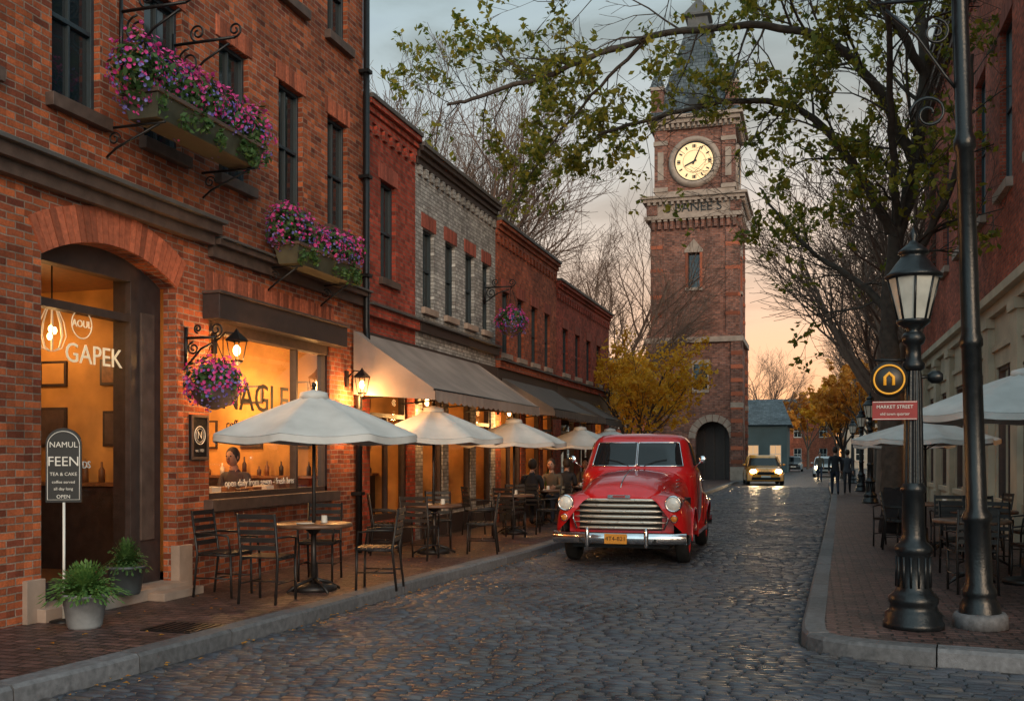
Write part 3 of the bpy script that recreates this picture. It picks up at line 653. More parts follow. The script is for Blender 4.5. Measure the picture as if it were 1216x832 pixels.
# ------------------------------------------------------------------ right building
XRF=3.45; F=Fac('R',XRF); gR=group('brick_corner_building'); W=MB();T=MB();FR=MB();GL=MB();IN=MB()
cs=[8.8,11.75,14.6,17.55,20.45,23.35,26.3,29.2,32.1]
CURT=pm('net_curtain_pane',(.30,.36,.38),.15,var=.25,vs=1.5,spec=.8)
ups=[(c-.62,c+.62,6.6,9.7) for c in cs]; gs=[(c-1.0,c+1.0,.75,3.3) for c in cs]
F.wall(W,7.4,34.4,4.5,12.4,ups,BRR,depth=.22); F.wall(W,7.4,34.4,0,4.5,gs,CREAM,depth=.2,w=.0)
shell(W,14,XRF,7.4,34.4,12.4,BRR)
for o in ups: sash(F,FR,GL,o,pane=CURT,rec=.14); sill(F,T,o,STONE,.1,.16,.12); F.soldier(T,o[0]-.1,o[1]+.1,o[3],.34,SOLDD)
cornice(F,T,7.41,34.39,11.8,BROWNT,BRR,((0,.15,.2),(.2,.3,.2),(.4,.42,.12)),.4); F.box(T,7.4,34.4,-.3,.46,12.401,12.5,LEAD)
F.box(T,7.39,34.41,-.02,.12,4.3,4.5,CREAM);F.box(T,7.38,34.42,-.02,.26,4.501,4.66,CREAM);F.box(T,7.39,34.41,-.02,.06,3.62,3.72,CREAM)
for c in [7.5]+[c+1.47 for c in cs]:
    F.box(T,c-.3,c+.3,-.02,.12,.12,4.1,CREAM);F.box(T,c-.36,c+.36,-.02,.17,.12,.6,CREAM);F.box(T,c-.36,c+.36,-.02,.17,4.101,4.29,CREAM)
for o in gs:
    a,b,c,d=o
    for u in (a,(a+b)/2-.03,b-.06): F.box(FR,u,u+.06,-.16,-.04,c,d,DARKW)
    for z in (c,2.55,d-.07): F.box(FR,a+.06,b-.06,-.15,-.05,z,z+.07,DARKW)
    GL.quad(F.P(a,-.1,c),F.P(b,-.1,c),F.P(b,-.1,d),F.P(a,-.1,d),GLASS); sill(F,T,o,CREAM)
    if 16<(a+b)/2<34: room(F,IN,a-.2,b+.2,.3,3.45,2.6,gR,1,30,off=.21)
    else: IN.quad(F.P(a,-.3,c),F.P(b,-.3,c),F.P(b,-.3,d),F.P(a,-.3,d),DARKW)
W.obj('walls',gR);T.obj('trim',gR);FR.obj('frames',gR);GL.obj('window_glass',gR);IN.obj('interior',gR)
# ------------------------------------------------------------------ background buildings
def simple_house(name,x0,x1,y0,y1,z,wall,roof,ridge='x',rh=2.5,win=WDARK,nw=4,fl=2,ov=.4):
    g=group(name);W=MB();T=MB();G=MB(); F=Fac('F',y0)
    ops=[]
    for f in range(fl):
        for i in range(nw):
            u=x0+(x1-x0)*(i+.5)/nw; zz=.9+f*3.1
            if zz+1.7<z: ops.append((u-.5,u+.5,zz,zz+1.6))
    F.wall(W,x0,x1,0,z,ops,wall,depth=.15)
    for o in ops: sash(F,T,G,o,frame=WHITEP,pane=win); sill(F,T,o,STONE)
    W.quad((x0,y0,0),(x0,y1,0),(x0,y1,z),(x0,y0,z),wall);W.quad((x1,y0,0),(x1,y1,0),(x1,y1,z),(x1,y0,z),wall);W.quad((x0,y1,0),(x1,y1,0),(x1,y1,z),(x0,y1,z),wall)
    if rh:
        a,b,c,d=x0-ov,x1+ov,y0-ov,y1+ov; m=(c+d)/2; q=(x0+x1)/2
        if ridge=='x': T.add([(a,c,z),(b,c,z),(b,d,z),(a,d,z),(a+1,m,z+rh),(b-1,m,z+rh)],[(0,1,5,4),(2,3,4,5),(0,4,3),(1,2,5)],roof)
        else: T.add([(a,c,z),(b,c,z),(b,d,z),(a,d,z),(q,c,z+rh),(q,d,z+rh)],[(0,4,5,3),(1,2,5,4),(0,1,4),(2,3,5)],roof)
        T.add([(a,c,z-.001),(b,c,z-.001),(b,d,z-.001),(a,d,z-.001)],[(0,1,2,3)],roof)
    W.obj('walls',g);T.obj('roof_and_trim',g);G.obj('window_glass',g)
TEAL=pm('teal_shop_wall',(.06,.09,.095),.7,var=.2,vs=1)
BEIG=pm('beige_render',(.36,.31,.25),.8,var=.15,vs=1)
simple_house('corner_shop_building',-12,-2.2,92,104,4.3,TEAL,SLATE,'x',2.6,win=em('lit_far_window',(1,.6,.3),.7),nw=5,fl=1)
simple_house('brick_row_house',3.9,14,37,50,8.5,BRR,SLATE,'y',2.5,nw=4)
simple_house('brick_row_house',6.5,18,62,80,7.5,BEIG,SLATE,'x',2.5,nw=4)
simple_house('brick_row_house',-26,-12,88,102,8,BR4,SLATE,'x',3,nw=5)
simple_house('brick_row_house',4,22,128,140,7,BEIG,SLATE,'x',3,nw=6)
simple_house('brick_row_house',-30,3,140,152,6.5,BR4,SLATE,'x',3,nw=10)
# ------------------------------------------------------------------ trees
def perp(d,rng):
    v=Vector((rng.uniform(-1,1),rng.uniform(-1,1),rng.uniform(-1,1))); v=v-d*v.dot(d); return v.normalized()
def branch(mb,tips,p,d,L,r,lev,maxlev,rng,mat,kids=(6,6,6,5),up=.08,ang=.75,wob=.16,lr=.62,mr=.004):
    n=7 if lev==0 else (5 if lev<3 else 3)
    pts=[p];rad=[r];q=Vector(p);dd=Vector(d).normalized()
    for i in range(n):
        dd=(dd+perp(dd,rng)*wob*rng.random()*1.6+Vector((0,0,up))).normalized(); q=q+dd*(L/n); pts.append(q.copy()); rad.append(max(mr,r*(1-(i+1)/n*.72)))
    mb.tube(pts,rad,8 if lev==0 else (5 if lev<=1 else 3),mat,cap=False)
    if lev>=maxlev:
        tips.append((pts[-1],dd)); tips.append((pts[-2],dd)); return
    k=kids[min(lev,len(kids)-1)]
    for i in range(k):
        t=.28+.72*(i+rng.random()*.6)/k; t=min(t,.99); j=min(int(t*n),n-1); f=t*n-j
        b=pts[j].lerp(pts[j+1],f); ddir=(pts[j+1]-pts[j]).normalized()
        a=ang*rng.uniform(.6,1.25); nd=(ddir*math.cos(a)+perp(ddir,rng)*math.sin(a)+Vector((0,0,.08))).normalized()
        branch(mb,tips,b,nd,L*lr*rng.uniform(.7,1.15)*(1.1-.35*t),max(mr,rad[j]*.58),lev+1,maxlev,rng,mat,kids,up,ang,wob,lr,mr)
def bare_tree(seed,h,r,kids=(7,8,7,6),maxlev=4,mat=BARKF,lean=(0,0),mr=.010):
    rng=random.Random(seed); m=MB(); tips=[]
    th=h*.24; pts=[Vector((lean[0]*t*th,lean[1]*t*th,t*th)) for t in (0,.1,.35,.7,1)]
    m.tube(pts,[r*1.4,r*1.08,r*.95,r*.88,r*.8],10,mat,cap=False)
    top=pts[-1]
    nb=5
    for i in range(nb):
        a=i*2*pi/nb+rng.uniform(-.4,.4); tl=rng.uniform(.3,.75) if i else .1
        d=Vector((math.cos(a)*math.sin(tl)+lean[0]*.5,math.sin(a)*math.sin(tl)+lean[1]*.5,math.cos(tl)))
        branch(m,tips,top-Vector((0,0,.1)),d,h*.52*rng.uniform(.85,1.1),r*.55,1,maxlev,rng,mat,kids,up=.05,ang=.7,mr=mr)
    return m,tips
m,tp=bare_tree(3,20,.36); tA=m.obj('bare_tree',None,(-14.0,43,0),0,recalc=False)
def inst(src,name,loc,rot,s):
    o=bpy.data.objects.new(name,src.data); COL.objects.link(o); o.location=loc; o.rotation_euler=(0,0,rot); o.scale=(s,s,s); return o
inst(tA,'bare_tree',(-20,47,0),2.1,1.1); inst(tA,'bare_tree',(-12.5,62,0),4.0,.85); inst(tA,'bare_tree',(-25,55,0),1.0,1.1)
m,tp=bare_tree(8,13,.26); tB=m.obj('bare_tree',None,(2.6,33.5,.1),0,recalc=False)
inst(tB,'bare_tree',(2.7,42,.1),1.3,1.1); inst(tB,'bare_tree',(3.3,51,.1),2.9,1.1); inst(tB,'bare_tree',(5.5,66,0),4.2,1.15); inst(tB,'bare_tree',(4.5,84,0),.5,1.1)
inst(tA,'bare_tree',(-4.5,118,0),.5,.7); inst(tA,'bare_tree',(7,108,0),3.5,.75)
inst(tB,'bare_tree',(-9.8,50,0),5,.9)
def leafy(name,seed,h,r,loc,lm,n=5,size=.16,per=7):
    g=group(name,loc); m,tips=bare_tree(seed,h,r,kids=(5,5,5,4),maxlev=3,mat=BARK,mr=.006); m.obj('trunk_and_limbs',g,recalc=False)
    rng=random.Random(seed+5); l=MB()
    for p,d in tips:
        if rng.random()<.12: continue
        scatter(l,p,(.40,.40,.34),per,size,lm,shell=.1,rng=rng)
    l.obj('foliage',g,recalc=False); return g
leafy('orange_leaved_tree',21,5.6,.12,(-5.35,31.2,.1),YLEAF,size=.095,per=26)
leafy('orange_leaved_tree',22,6.2,.12,(-7.2,42.5,.1),YLEAF,size=.13,per=22)
leafy('orange_leaved_tree',25,5.8,.12,(-8.6,37.0,.1),YLEAF,size=.12,per=24)
leafy('rust_leaved_tree',23,8,.16,(2.0,72,0),RLEAF,size=.2,per=22)
leafy('rust_leaved_tree',27,8,.16,(3.6,62,0),RLEAF,size=.2,per=18)
leafy('orange_leaved_tree',24,9,.16,(2.2,96,0),YLEAF,size=.25,per=18)
leafy('rust_leaved_tree',26,9,.16,(-.5,118,0),RLEAF,size=.3,per=14)
# big overhanging tree
gt=group('street_tree'); m=MB(); tips=[]; rng=random.Random(77)
def limb(P,rad,kidn,klen,lev=2,maxlev=4,start=.15,droop=0):
    P=[Vector(p) for p in P]; Q=[]
    for i in range(len(P)-1):
        p0=P[max(0,i-1)];p1=P[i];p2=P[i+1];p3=P[min(len(P)-1,i+2)]
        for k in range(6):
            t=k/6; Q.append(.5*((2*p1)+(-p0+p2)*t+(2*p0-5*p1+4*p2-p3)*t*t+(-p0+3*p1-3*p2+p3)*t**3)+Vector((rng.uniform(-1,1),rng.uniform(-1,1),rng.uniform(-1,1)))*.03)
    Q.append(P[-1]); R_=[rad[0]+(rad[1]-rad[0])*(i/(len(Q)-1))**.8 for i in range(len(Q))]
    m.tube(Q,R_,10,BARK,cap=False)
    for i in range(kidn):
        t=start+(1-start)*(i+rng.random()*.7)/kidn; j=min(int(t*(len(Q)-1)),len(Q)-2); dd=(Q[j+1]-Q[j]).normalized(); a=rng.uniform(.45,1.1)
        nd=(dd*math.cos(a)+perp(dd,rng)*math.sin(a)+Vector((0,0,rng.uniform(-.25,.2)-droop))).normalized()
        branch(m,tips,Q[j],nd,klen*rng.uniform(.6,1.25),max(.008,R_[j]*.42),lev,maxlev,rng,BARK,(5,5,5,4),up=-.01,ang=.7,wob=.2,lr=.6,mr=.005)
limb([(1.65,22.6,.1),(1.62,22.6,1.5),(1.58,22.6,3.5),(1.55,22.5,4.8),(1.7,22.4,6.2),(2.05,22.2,7.6),(2.2,22,9.5),(2.0,21.8,12)],(.27,.09),10,2.2,start=.5)
limb([(1.68,22.4,6.2),(1.2,22,6.9),(.6,21.6,7.9),(-.3,21.3,8.7),(-1.6,21,8.9),(-3.0,20.8,8.7),(-4.3,20.5,8.3)],(.12,.03),18,1.8,droop=.05)
limb([(2.05,22.2,7.6),(1.3,21.6,9.0),(.3,21,9.9),(-1.2,20.5,10.2),(-3.2,20.0,10.0),(-5.0,19.7,9.4),(-6.6,19.5,9.0),(-7.3,19.5,8.9)],(.12,.03),24,1.9,droop=.05)
limb([(2.2,22,9.4),(1.2,21,10.6),(-.5,20,11.2),(-2.5,19.5,11.0),(-4.5,19,10.6)],(.10,.03),20,2.0,droop=.12)
limb([(-3.2,20.0,10.0),(-4.2,20.2,9.2),(-5.2,20.4,8.3),(-5.8,20.5,7.6)],(.045,.015),10,1.4,droop=.1)
limb([(1.58,22.6,4.6),(1.0,22.9,5.3),(.2,23.4,6.0),(-.6,23.8,6.9),(-1.2,24.2,7.9)],(.10,.02),10,1.7)
limb([(1.6,22.5,5.2),(2.3,22,6.2),(2.8,21.2,7.6),(2.9,20.6,9.2)],(.11,.03),8,1.8)
limb([(1.7,22.4,6.4),(1.5,21,8.0),(1.3,19,9.5),(1.2,17,10.3)],(.10,.03),14,1.9)
m.obj('trunk_and_limbs',gt,recalc=False)
l=MB(); rng=random.Random(5)
for p,d in tips:
    k=math.sin(p.x*1.3+p.z*.9)+math.sin(p.z*2.1-p.x*.6)
    if -2.9<p.x<-1.4 and 6.9<p.z<8.4: continue
    if rng.random()<.60+.28*k: scatter(l,p,(.22,.22,.18),rng.randint(4,8),.105,OLEAF,shell=.1,rng=rng)
l.obj('foliage',gt,recalc=False)
m=MB(); rng=random.Random(9); FARM=leafmat('distant_foliage',(.18,.09,.04),(.34,.17,.07),.2)
for i in range(150):
    a=rng.uniform(-130,150); yy=rng.uniform(170,215); hh=rng.uniform(4,9)
    scatter(m,(a,yy,hh*.6),(5,4,hh*.62),110,1.0,FARM,shell=.3,rng=rng)
m.obj('distant_trees',recalc=False)
# ------------------------------------------------------------------ flowers, baskets, brackets
def flower_mass(mb,c,rad,nl=900,nf=420,ls=.055,fs=.05):
    scatter(mb,c,rad,nl,ls,LEAF,shell=.35)
    c2=(c[0],c[1],c[2]+.02)
    scatter(mb,c2,(rad[0]*1.03,rad[1]*1.03,rad[2]*1.05),nf,fs,PINK,shell=.88,pent=True)
    scatter(mb,(c[0],c[1],c[2]-rad[2]*.1),(rad[0]*1.02,rad[1]*1.02,rad[2]*1.0),int(nf*.8),fs*.8,PURP,shell=.88,pent=True)
BOXM=pm('box_green_brown',(.06,.06,.04),.6,var=.3,vs=8)
def window_box(y0,y1,z,xc=-6.27,dep=.36,trailing=True,rz=.36):
    g=group('flower_window_box'); m=MB(); h=.26; x0=xc-dep/2;x1=xc+dep/2; t=.05
    m.add([(x0+t,y0+t,z),(x1-t,y0+t,z),(x1-t,y1-t,z),(x0+t,y1-t,z),(x0,y0,z+h),(x1,y0,z+h),(x1,y1,z+h),(x0,y1,z+h)],[(0,3,2,1),(4,5,6,7),(0,1,5,4),(1,2,6,5),(2,3,7,6),(3,0,4,7)],BOXM)
    m.box(x0-.015,x1+.015,y0-.015,y1+.015,z+h-.04,z+h+.002,BROWNT)
    m.obj('trough',g,bevel=.006)
    b=MB()
    for y in (y0+.15,y1-.15):
        b.tube([(XF,y,z-.02),(x1-.03,y,z-.02)],.014,6,IRON); b.tube([(XF+.01,y,z-.3),(XF+.12,y,z-.22),(x1-.1,y,z-.03)],.012,6,IRON); b.tube(spiral((XF+.1,y,z-.13),.07,.02,0,1.3,(1,0,0),(0,0,1)),.008,5,IRON)
    b.obj('brackets',g)
    f=MB(); n=int((y1-y0)/.3)+1
    for k in range(n):
        yy=y0+(y1-y0)*k/(n-1); flower_mass(f,(xc+RG.uniform(-.03,.05),yy,z+h+.16+RG.uniform(-.04,.05)),(.3,.27,rz*RG.uniform(.8,1.1)),420,180,fs=.042)
    for k in range(n*2):
        yy=RG.uniform(y0,y1); scatter(f,(x1+.04,yy,z+.16-RG.random()*.12),(.08,.08,.16),30,.045,LEAF,shell=.2); 
    f.obj('flowers',g,recalc=False)
window_box(8.0,9.9,4.80,xc=-6.1,dep=.42,rz=.43)
window_box(11.0,12.7,3.98,xc=-6.25,rz=.32)
def scroll_arm(mb,p,L,H,ax=(1,0,0),r=.016,mat=IRON):
    p=Vector(p);a=Vector(ax);z=Vector((0,0,1))
    mb.tube([p,p+a*L],r,6,mat); mb.tube([p+z*.12,p-z*H],r*1.2,6,mat)
    mb.tube([p-z*H*.9,p-z*H*.75+a*L*.15,p-z*H*.35+a*L*.5,p-z*.06+a*L*.9],r*.8,6,mat)
    mb.tube(spiral(p-z*H*.33+a*L*.25,L*.19,L*.04,pi/2,1.6,a,z),r*.7,6,mat)
    mb.tube(spiral(p+z*.1+a*L*.4,L*.13,L*.03,-pi/2,-1.5,a,z),r*.7,6,mat)
    mb.tube(spiral(p+a*(L+.0)+z*.08,.08,.02,-pi/2,1.4,a,z),r*.7,6,mat)
def scroll_bracket(name,p,L,H,ax=(1,0,0)):
    m=MB(); scroll_arm(m,p,L,H,ax); m.obj(name)
scroll_bracket('wrought_iron_bracket',(XF+.02,8.35,6.0),.75,.6)
scroll_bracket('wrought_iron_bracket',(XF+.02,9.2,6.0),.75,.6)
def hanging_basket(c,r,bz,by=None):
    g=group('hanging_flower_basket'); m=MB(); x,y,z=c
    m.lathe([(.02,-r*.75),(r*.45,-r*.6),(r*.68,-.1),(r*.7,0)],16,BROWNT,Matrix.Translation((x,y,z)))
    for k in range(3): a=k*2.09; m.tube([(x+math.cos(a)*r*.65,y+math.sin(a)*r*.65,z),(x,y,bz)],.006,4,IRON)
    scroll_arm(m,(XF+.02,y,bz),x-XF,.35)
    m.obj('bowl_and_bracket',g)
    f=MB(); flower_mass(f,(x,y,z+.03),(r,r,r*.85),1300,400,.05,.042); f.obj('flowers',g,recalc=False)
hanging_basket((-6.22,9.42,2.36),.36,2.88)
hanging_basket((-6.0,19.8,4.35),.38,5.1)
def sconce(p,out=.22,lit=BULB2,en=9):
    g=group('wall_lantern',p); m=MB(); m.tube([(0,0,.0),(out*.5,0,.12),(out,0,.1)],.012,6,IRON); m.box(-.01,.02,-.04,.04,-.12,.12,IRON)
    for sx in (-1,1):
        for sy in (-1,1): m.tube([(out+sx*.05,sy*.05,-.2),(out+sx*.08,sy*.08,.02)],.007,4,IRON)
    m.lathe([(.005,.16),(.03,.12),(.13,.03),(.13,.015)],4,IRON,Matrix.Translation((out,0,0))@Matrix.Rotation(pi/4,4,'Z'),False); m.lathe([(.07,-.2),(.07,-.22),(.02,-.26)],4,IRON,Matrix.Translation((out,0,0))@Matrix.Rotation(pi/4,4,'Z'),False)
    m.sphere((out,0,-.09),.042,lit,12,8,(1,1,1.5)); m.obj('lantern',g)
    l=bpy.data.lights.new('lantern_light','POINT'); l.energy=en; l.color=(1,.48,.15); l.shadow_soft_size=.06; lo=bpy.data.objects.new('lantern_light',l); COL.objects.link(lo); lo.parent=g; lo.location=(out+.02,0,-.34)
sconce((XF+.02,9.95,2.88),.3,en=55); sconce((XF+.02,13.35,2.72),.25,en=75); sconce((XF+.02,20.75,2.6),.25,en=50); sconce((XF+.02,16.05,2.6),.2,en=35)
def potted(name,c,r,h,potmat,fr,fh,n,mat=FERN):
    g=group(name,c); m=MB(); m.lathe([(.001,0),(r*.68,0),(r*.74,.02),(r*.97,h*.9),(r*1.05,h*.9),(r*1.05,h),(r*.93,h),(r*.9,h*.92),(.001,h*.9)],28,potmat); m.obj('pot',g)
    f=MB(); rng=random.Random(int(r*1000))
    for i in range(n):
        a=rng.random()*6.28; e=rng.uniform(.25,1.5); L=fr*rng.uniform(.6,1.1); pts=[]
        for k in range(7):
            t=k/6; rr=L*math.sin(e)*t; zz=h*.9+fh*math.cos(e*.7)*t*1.5-fh*1.0*t*t*math.sin(e); pts.append(Vector((math.cos(a)*rr,math.sin(a)*rr,zz)))
        sd=Vector((-math.sin(a),math.cos(a),0))
        for k in range(6):
            w=.03*(1-k/7)
            for s_ in (-1,1):
                p=pts[k]; q=pts[k+1]; f.add([p,q,(p+q)/2+sd*s_*w*1.6+Vector((0,0,-.008))],[(0,1,2)],mat)
    f.obj('foliage',g,recalc=False)
POTG=pm('pot_zinc',(.26,.27,.28),.55,var=.25,vs=8,bump=.2); POTD=pm('pot_dark',(.06,.07,.075),.5,var=.2,vs=8)
potted('potted_fern',(-5.98,7.12,.12),.19,.30,POTG,.38,.26,300)
potted('potted_plant',(-6.44,8.25,.24),.18,.28,POTD,.26,.26,170,LEAF)
potted('potted_plant',(-6.4,24.3,.12),.22,.4,POTD,.3,.6,120,FERN)
g=group('cafe_pole_sign',(-6.38,7.33,.12),.45); m=MB(); m.tube([(0,0,0),(0,0,1.1)],.012,8,WHITEP); m.lathe([(.12,0),(.12,.015),(.02,.03)],16,IRON)
pts=[]; 
for k in range(25):
    a=pi*k/24; pts.append((math.cos(a)*.15,.0,1.58+math.sin(a)*.14))
pts+= [(-.15,0,1.06),(.15,0,1.06)]
BOARD=pm('chalkboard',(.012,.014,.016),.5,var=.3)
A=[(x,-.012,z) for x,_,z in pts];B=[(x,.012,z) for x,_,z in pts]; n=len(pts)
m.add(A+B,[tuple(range(n)),tuple(range(2*n-1,n-1,-1))]+[(i,(i+1)%n,n+(i+1)%n,n+i) for i in range(n)],BOARD)
m.tube([(p[0]*.9,-.014,(p[2]-1.36)*.92+1.36) for p in pts]+[(pts[0][0]*.9,-.014,(pts[0][2]-1.36)*.92+1.36)],.004,4,WHITEP)
m.obj('board_and_pole',g)
for s_,z,q in (('NAMUL',1.57,.07),('FEEN',1.42,.12),('TEA & CAKE',1.31,.042),('coffee served',1.24,.036),('all day long',1.18,.036),('OPEN',1.11,.045)): text(s_,(0,-.016,z),q,WHITEP,g,rot=(pi/2,0,0),ext=.001)
g=group('framed_wall_sign',(XF,9.66,1.8)); m=MB(); m.box(0,.03,-.16,.16,-.25,.25,IRON); m.box(.03,.045,-.16,-.13,-.25,.25,BROWNT);m.box(.03,.045,.13,.16,-.25,.25,BROWNT);m.box(.03,.045,-.13,.13,.22,.25,BROWNT);m.box(.03,.045,-.13,.13,-.25,-.22,BROWNT)
m.tube(spiral((.034,0,.02),.1,.1,0,1,(0,1,0),(0,0,1)),.006,5,WHITEP); m.tube(spiral((.034,0,.02),.075,.075,0,1,(0,1,0),(0,0,1)),.003,5,WHITEP); m.obj('frame',g,bevel=.003); text('N',(.034,0,.02),.12,WHITEP,g,ext=.001); text('est. 1921',(.034,0,-.15),.045,WHITEP,g,ext=.001)
# ------------------------------------------------------------------ furniture
def chair_mesh():
    m=MB(); r=.011
    for s in (-1,1):
        m.tube([(s*.2,-.2,0),(s*.2,-.19,.45)],r*1.3,6,FURN); m.tube([(s*.2,.25,0),(s*.2,.2,.45),(s*.2,.27,.9)],r*1.3,6,FURN)
        m.tube([(s*.2,-.19,.45),(s*.22,-.17,.64),(s*.22,.0,.66),(s*.21,.22,.66)],r*1.1,6,FURN)
        m.tube([(s*.2,-.19,.2),(s*.2,.22,.2)],r*.8,5,FURN); m.tube([(s*.2,-.2,.44),(s*.2,.2,.44)],r,6,FURN)
    m.tube([(-.2,-.2,.44),(.2,-.2,.44)],r,6,FURN); m.tube([(-.2,.0,.2),(.2,.0,.2)],r*.8,5,FURN)
    for k in range(6): m.box(-.21,.21,-.21+k*.07,-.21+k*.07+.055,.452,.468,FURN)
    for k in range(5):
        z=.56+k*.078; y=.2+.07*(z-.45)/.45; m.box(-.2,.2,y-.006,y+.01,z-.024,z+.024,FURN)
    return m
CH=None
def chair(x,y,rot,z=.12):
    global CH
    rot+=RG.uniform(-.12,.12)
    if CH is None: o=chair_mesh().obj('cafe_chair',None,(x,y,z),rot,bevel=0); CH=o.data
    else: o=bpy.data.objects.new('cafe_chair',CH); COL.objects.link(o); o.location=(x,y,z); o.rotation_euler=(0,0,rot)
def table(x,y,r=.42,z=.12,square=False):
    m=MB()
    m.lathe([(.001,.70),(r-.01,.70),(r,.71),(r,.73),(r-.01,.74),(.001,.74)],32,TTOP); m.tube([(0,0,.05),(0,0,.7)],.03,10,FURN); m.lathe([(.10,.699),(.1,.68),(.035,.62)],14,FURN)
    for k in range(4): a=k*pi/2+.4; m.tube([(0,0,.14),(math.cos(a)*.18,math.sin(a)*.18,.09),(math.cos(a)*.32,math.sin(a)*.32,.012)],[.022,.02,.014],6,FURN)
    m.lathe([(.035,.741),(.035,.75),(.03,.82),(.028,.82)],10,WHITEP,Matrix.Translation((.12,.05,0))); m.lathe([(.001,.742),(.09,.742),(.1,.75)],16,WHITEP,Matrix.Translation((-.1,-.12,0)))
    m.obj('cafe_table',None,(x,y,z),RG.random())
def umbrella(x,y,rad,zt,zr,z=.12,rot=0,mat=CANV):
    g=group('patio_umbrella',(x,y,z),rot); m=MB(); NS=8; sub=6; rings=10
    zt-=z; zr-=z
    for lay in (0,-.006):
        secs=[]
        for j in range(rings+1):
            t=j/rings; ring_=[]
            for k in range(NS*sub):
                a=2*pi*k/(NS*sub); ph=(k%sub)/sub; chord=math.cos(pi/NS)/math.cos(((ph-.5)*2*pi/NS)); sag=math.sin(pi*ph)
                rr=rad*t*(chord*(1-.0)-.035*sag*t); zz=zt-(zt-zr)*(t**1.15)-.05*sag*t*(1-.3*t)
                ring_.append((rr*math.cos(a),rr*math.sin(a),zz+lay))
            secs.append(ring_)
        m.loft(secs,mat,closed=True)
    last=secs[-1]; m.loft([last,[(p[0]*1.0,p[1]*1.0,p[2]-.07) for p in last]],mat,closed=True)
    m.lathe([(.06,zt-.03),(.17,zt-.06),(.15,zt+.015),(.001,zt+.05)],12,mat)
    m.obj('canopy',g,recalc=False)
    p=MB(); p.tube([(0,0,0),(0,0,zt+.08)],.02,10,FURN); p.sphere((0,0,zt+.1),.03,FURN); p.lathe([(.001,.0),(.25,.0),(.25,.04),(.2,.07),(.05,.09),(.04,.3)],20,FURN)
    for k in range(8):
        a=k*pi/4; p.tube([(0,0,zt-.03),(rad*.5*math.cos(a),rad*.5*math.sin(a),zt-(zt-zr)*.45-.015),(rad*math.cos(a)*.99,rad*math.sin(a)*.99,zr-.014)],.008,4,FURN)
        p.tube([(0,0,zt-.5),(rad*.5*math.cos(a),rad*.5*math.sin(a),zt-(zt-zr)*.45-.02)],.006,4,FURN)
    p.obj('pole_and_ribs',g)
umbrella(-5.25,9.85,1.15,2.27,1.82,rot=.2)
table(-5.2,9.75); chair(-5.95,9.2,-.9+2.6); chair(-5.28,8.95,pi+.1); chair(-4.62,10.15,-1.25); chair(-5.6,10.65,.2)
umbrella(-5.5,14.1,1.08,2.3,1.86,rot=.1); table(-5.45,14.0); chair(-6.1,13.7,2.0); chair(-5.35,13.2,pi-.1); chair(-4.8,14.3,-1.4); chair(-5.7,14.8,.3)
umbrella(-5.4,18.0,1.0,2.25,1.84,rot=.3); table(-5.4,17.9); chair(-5.9,17.4,2.2); chair(-5.2,17.1,3.0); chair(-4.75,18.1,-1.5); chair(-5.6,18.7,.3)
umbrella(-5.4,23.6,1.05,2.25,1.84,rot=.0); table(-5.4,23.3); chair(-5.5,22.5,pi); chair(-5.35,24.1,0)
umbrella(-5.4,27.3,1.1,2.3,1.88,rot=.2); table(-5.4,27.3); chair(-5.5,26.5,pi); chair(-5.0,28,0)
table(-5.5,20.6); chair(-5.6,19.9,pi); chair(-4.9,20.8,-1.4); chair(-5.5,21.3,0)
umbrella(2.35,12.7,1.3,2.56,2.08,rot=.15); table(1.75,12.5); chair(1.65,11.75,pi); chair(2.45,12.6,-1.3); chair(1.75,13.3,.1)
umbrella(1.75,17.4,1.15,2.18,1.86,rot=.1); table(1.9,16.6); chair(1.9,15.9,pi); chair(2.6,16.7,-1.5); chair(1.3,16.8,1.5)
umbrella(2.0,24.5,1.1,2.2,1.85); table(2.2,14.6); chair(2.2,13.9,pi-.2); chair(2.8,14.8,-1.4); chair(2.3,15.3,.2)
g=group('chair_with_coat',(1.22,17.3,.12),-.5); m=chair_mesh(); m.obj('chair',g)
m=MB(); COAT=pm('dark_coat_cloth',(.018,.017,.02),.9,var=.3,vs=12,bump=.4,bs=30); secs=[]
for j in range(9):
    t=j/8; z=.93-.72*t; rr=.23+.09*t; secs.append([((rr+.02*math.sin(k*1.9+j*.7))*math.cos(2*pi*k/28),.26+(.07+.09*t+.015*math.sin(k*2.3))*math.sin(2*pi*k/28),z+.02*math.sin(k*1.1)) for k in range(28)])
m.loft(secs,COAT,closed=True,cap=True); m.obj('coat',g)
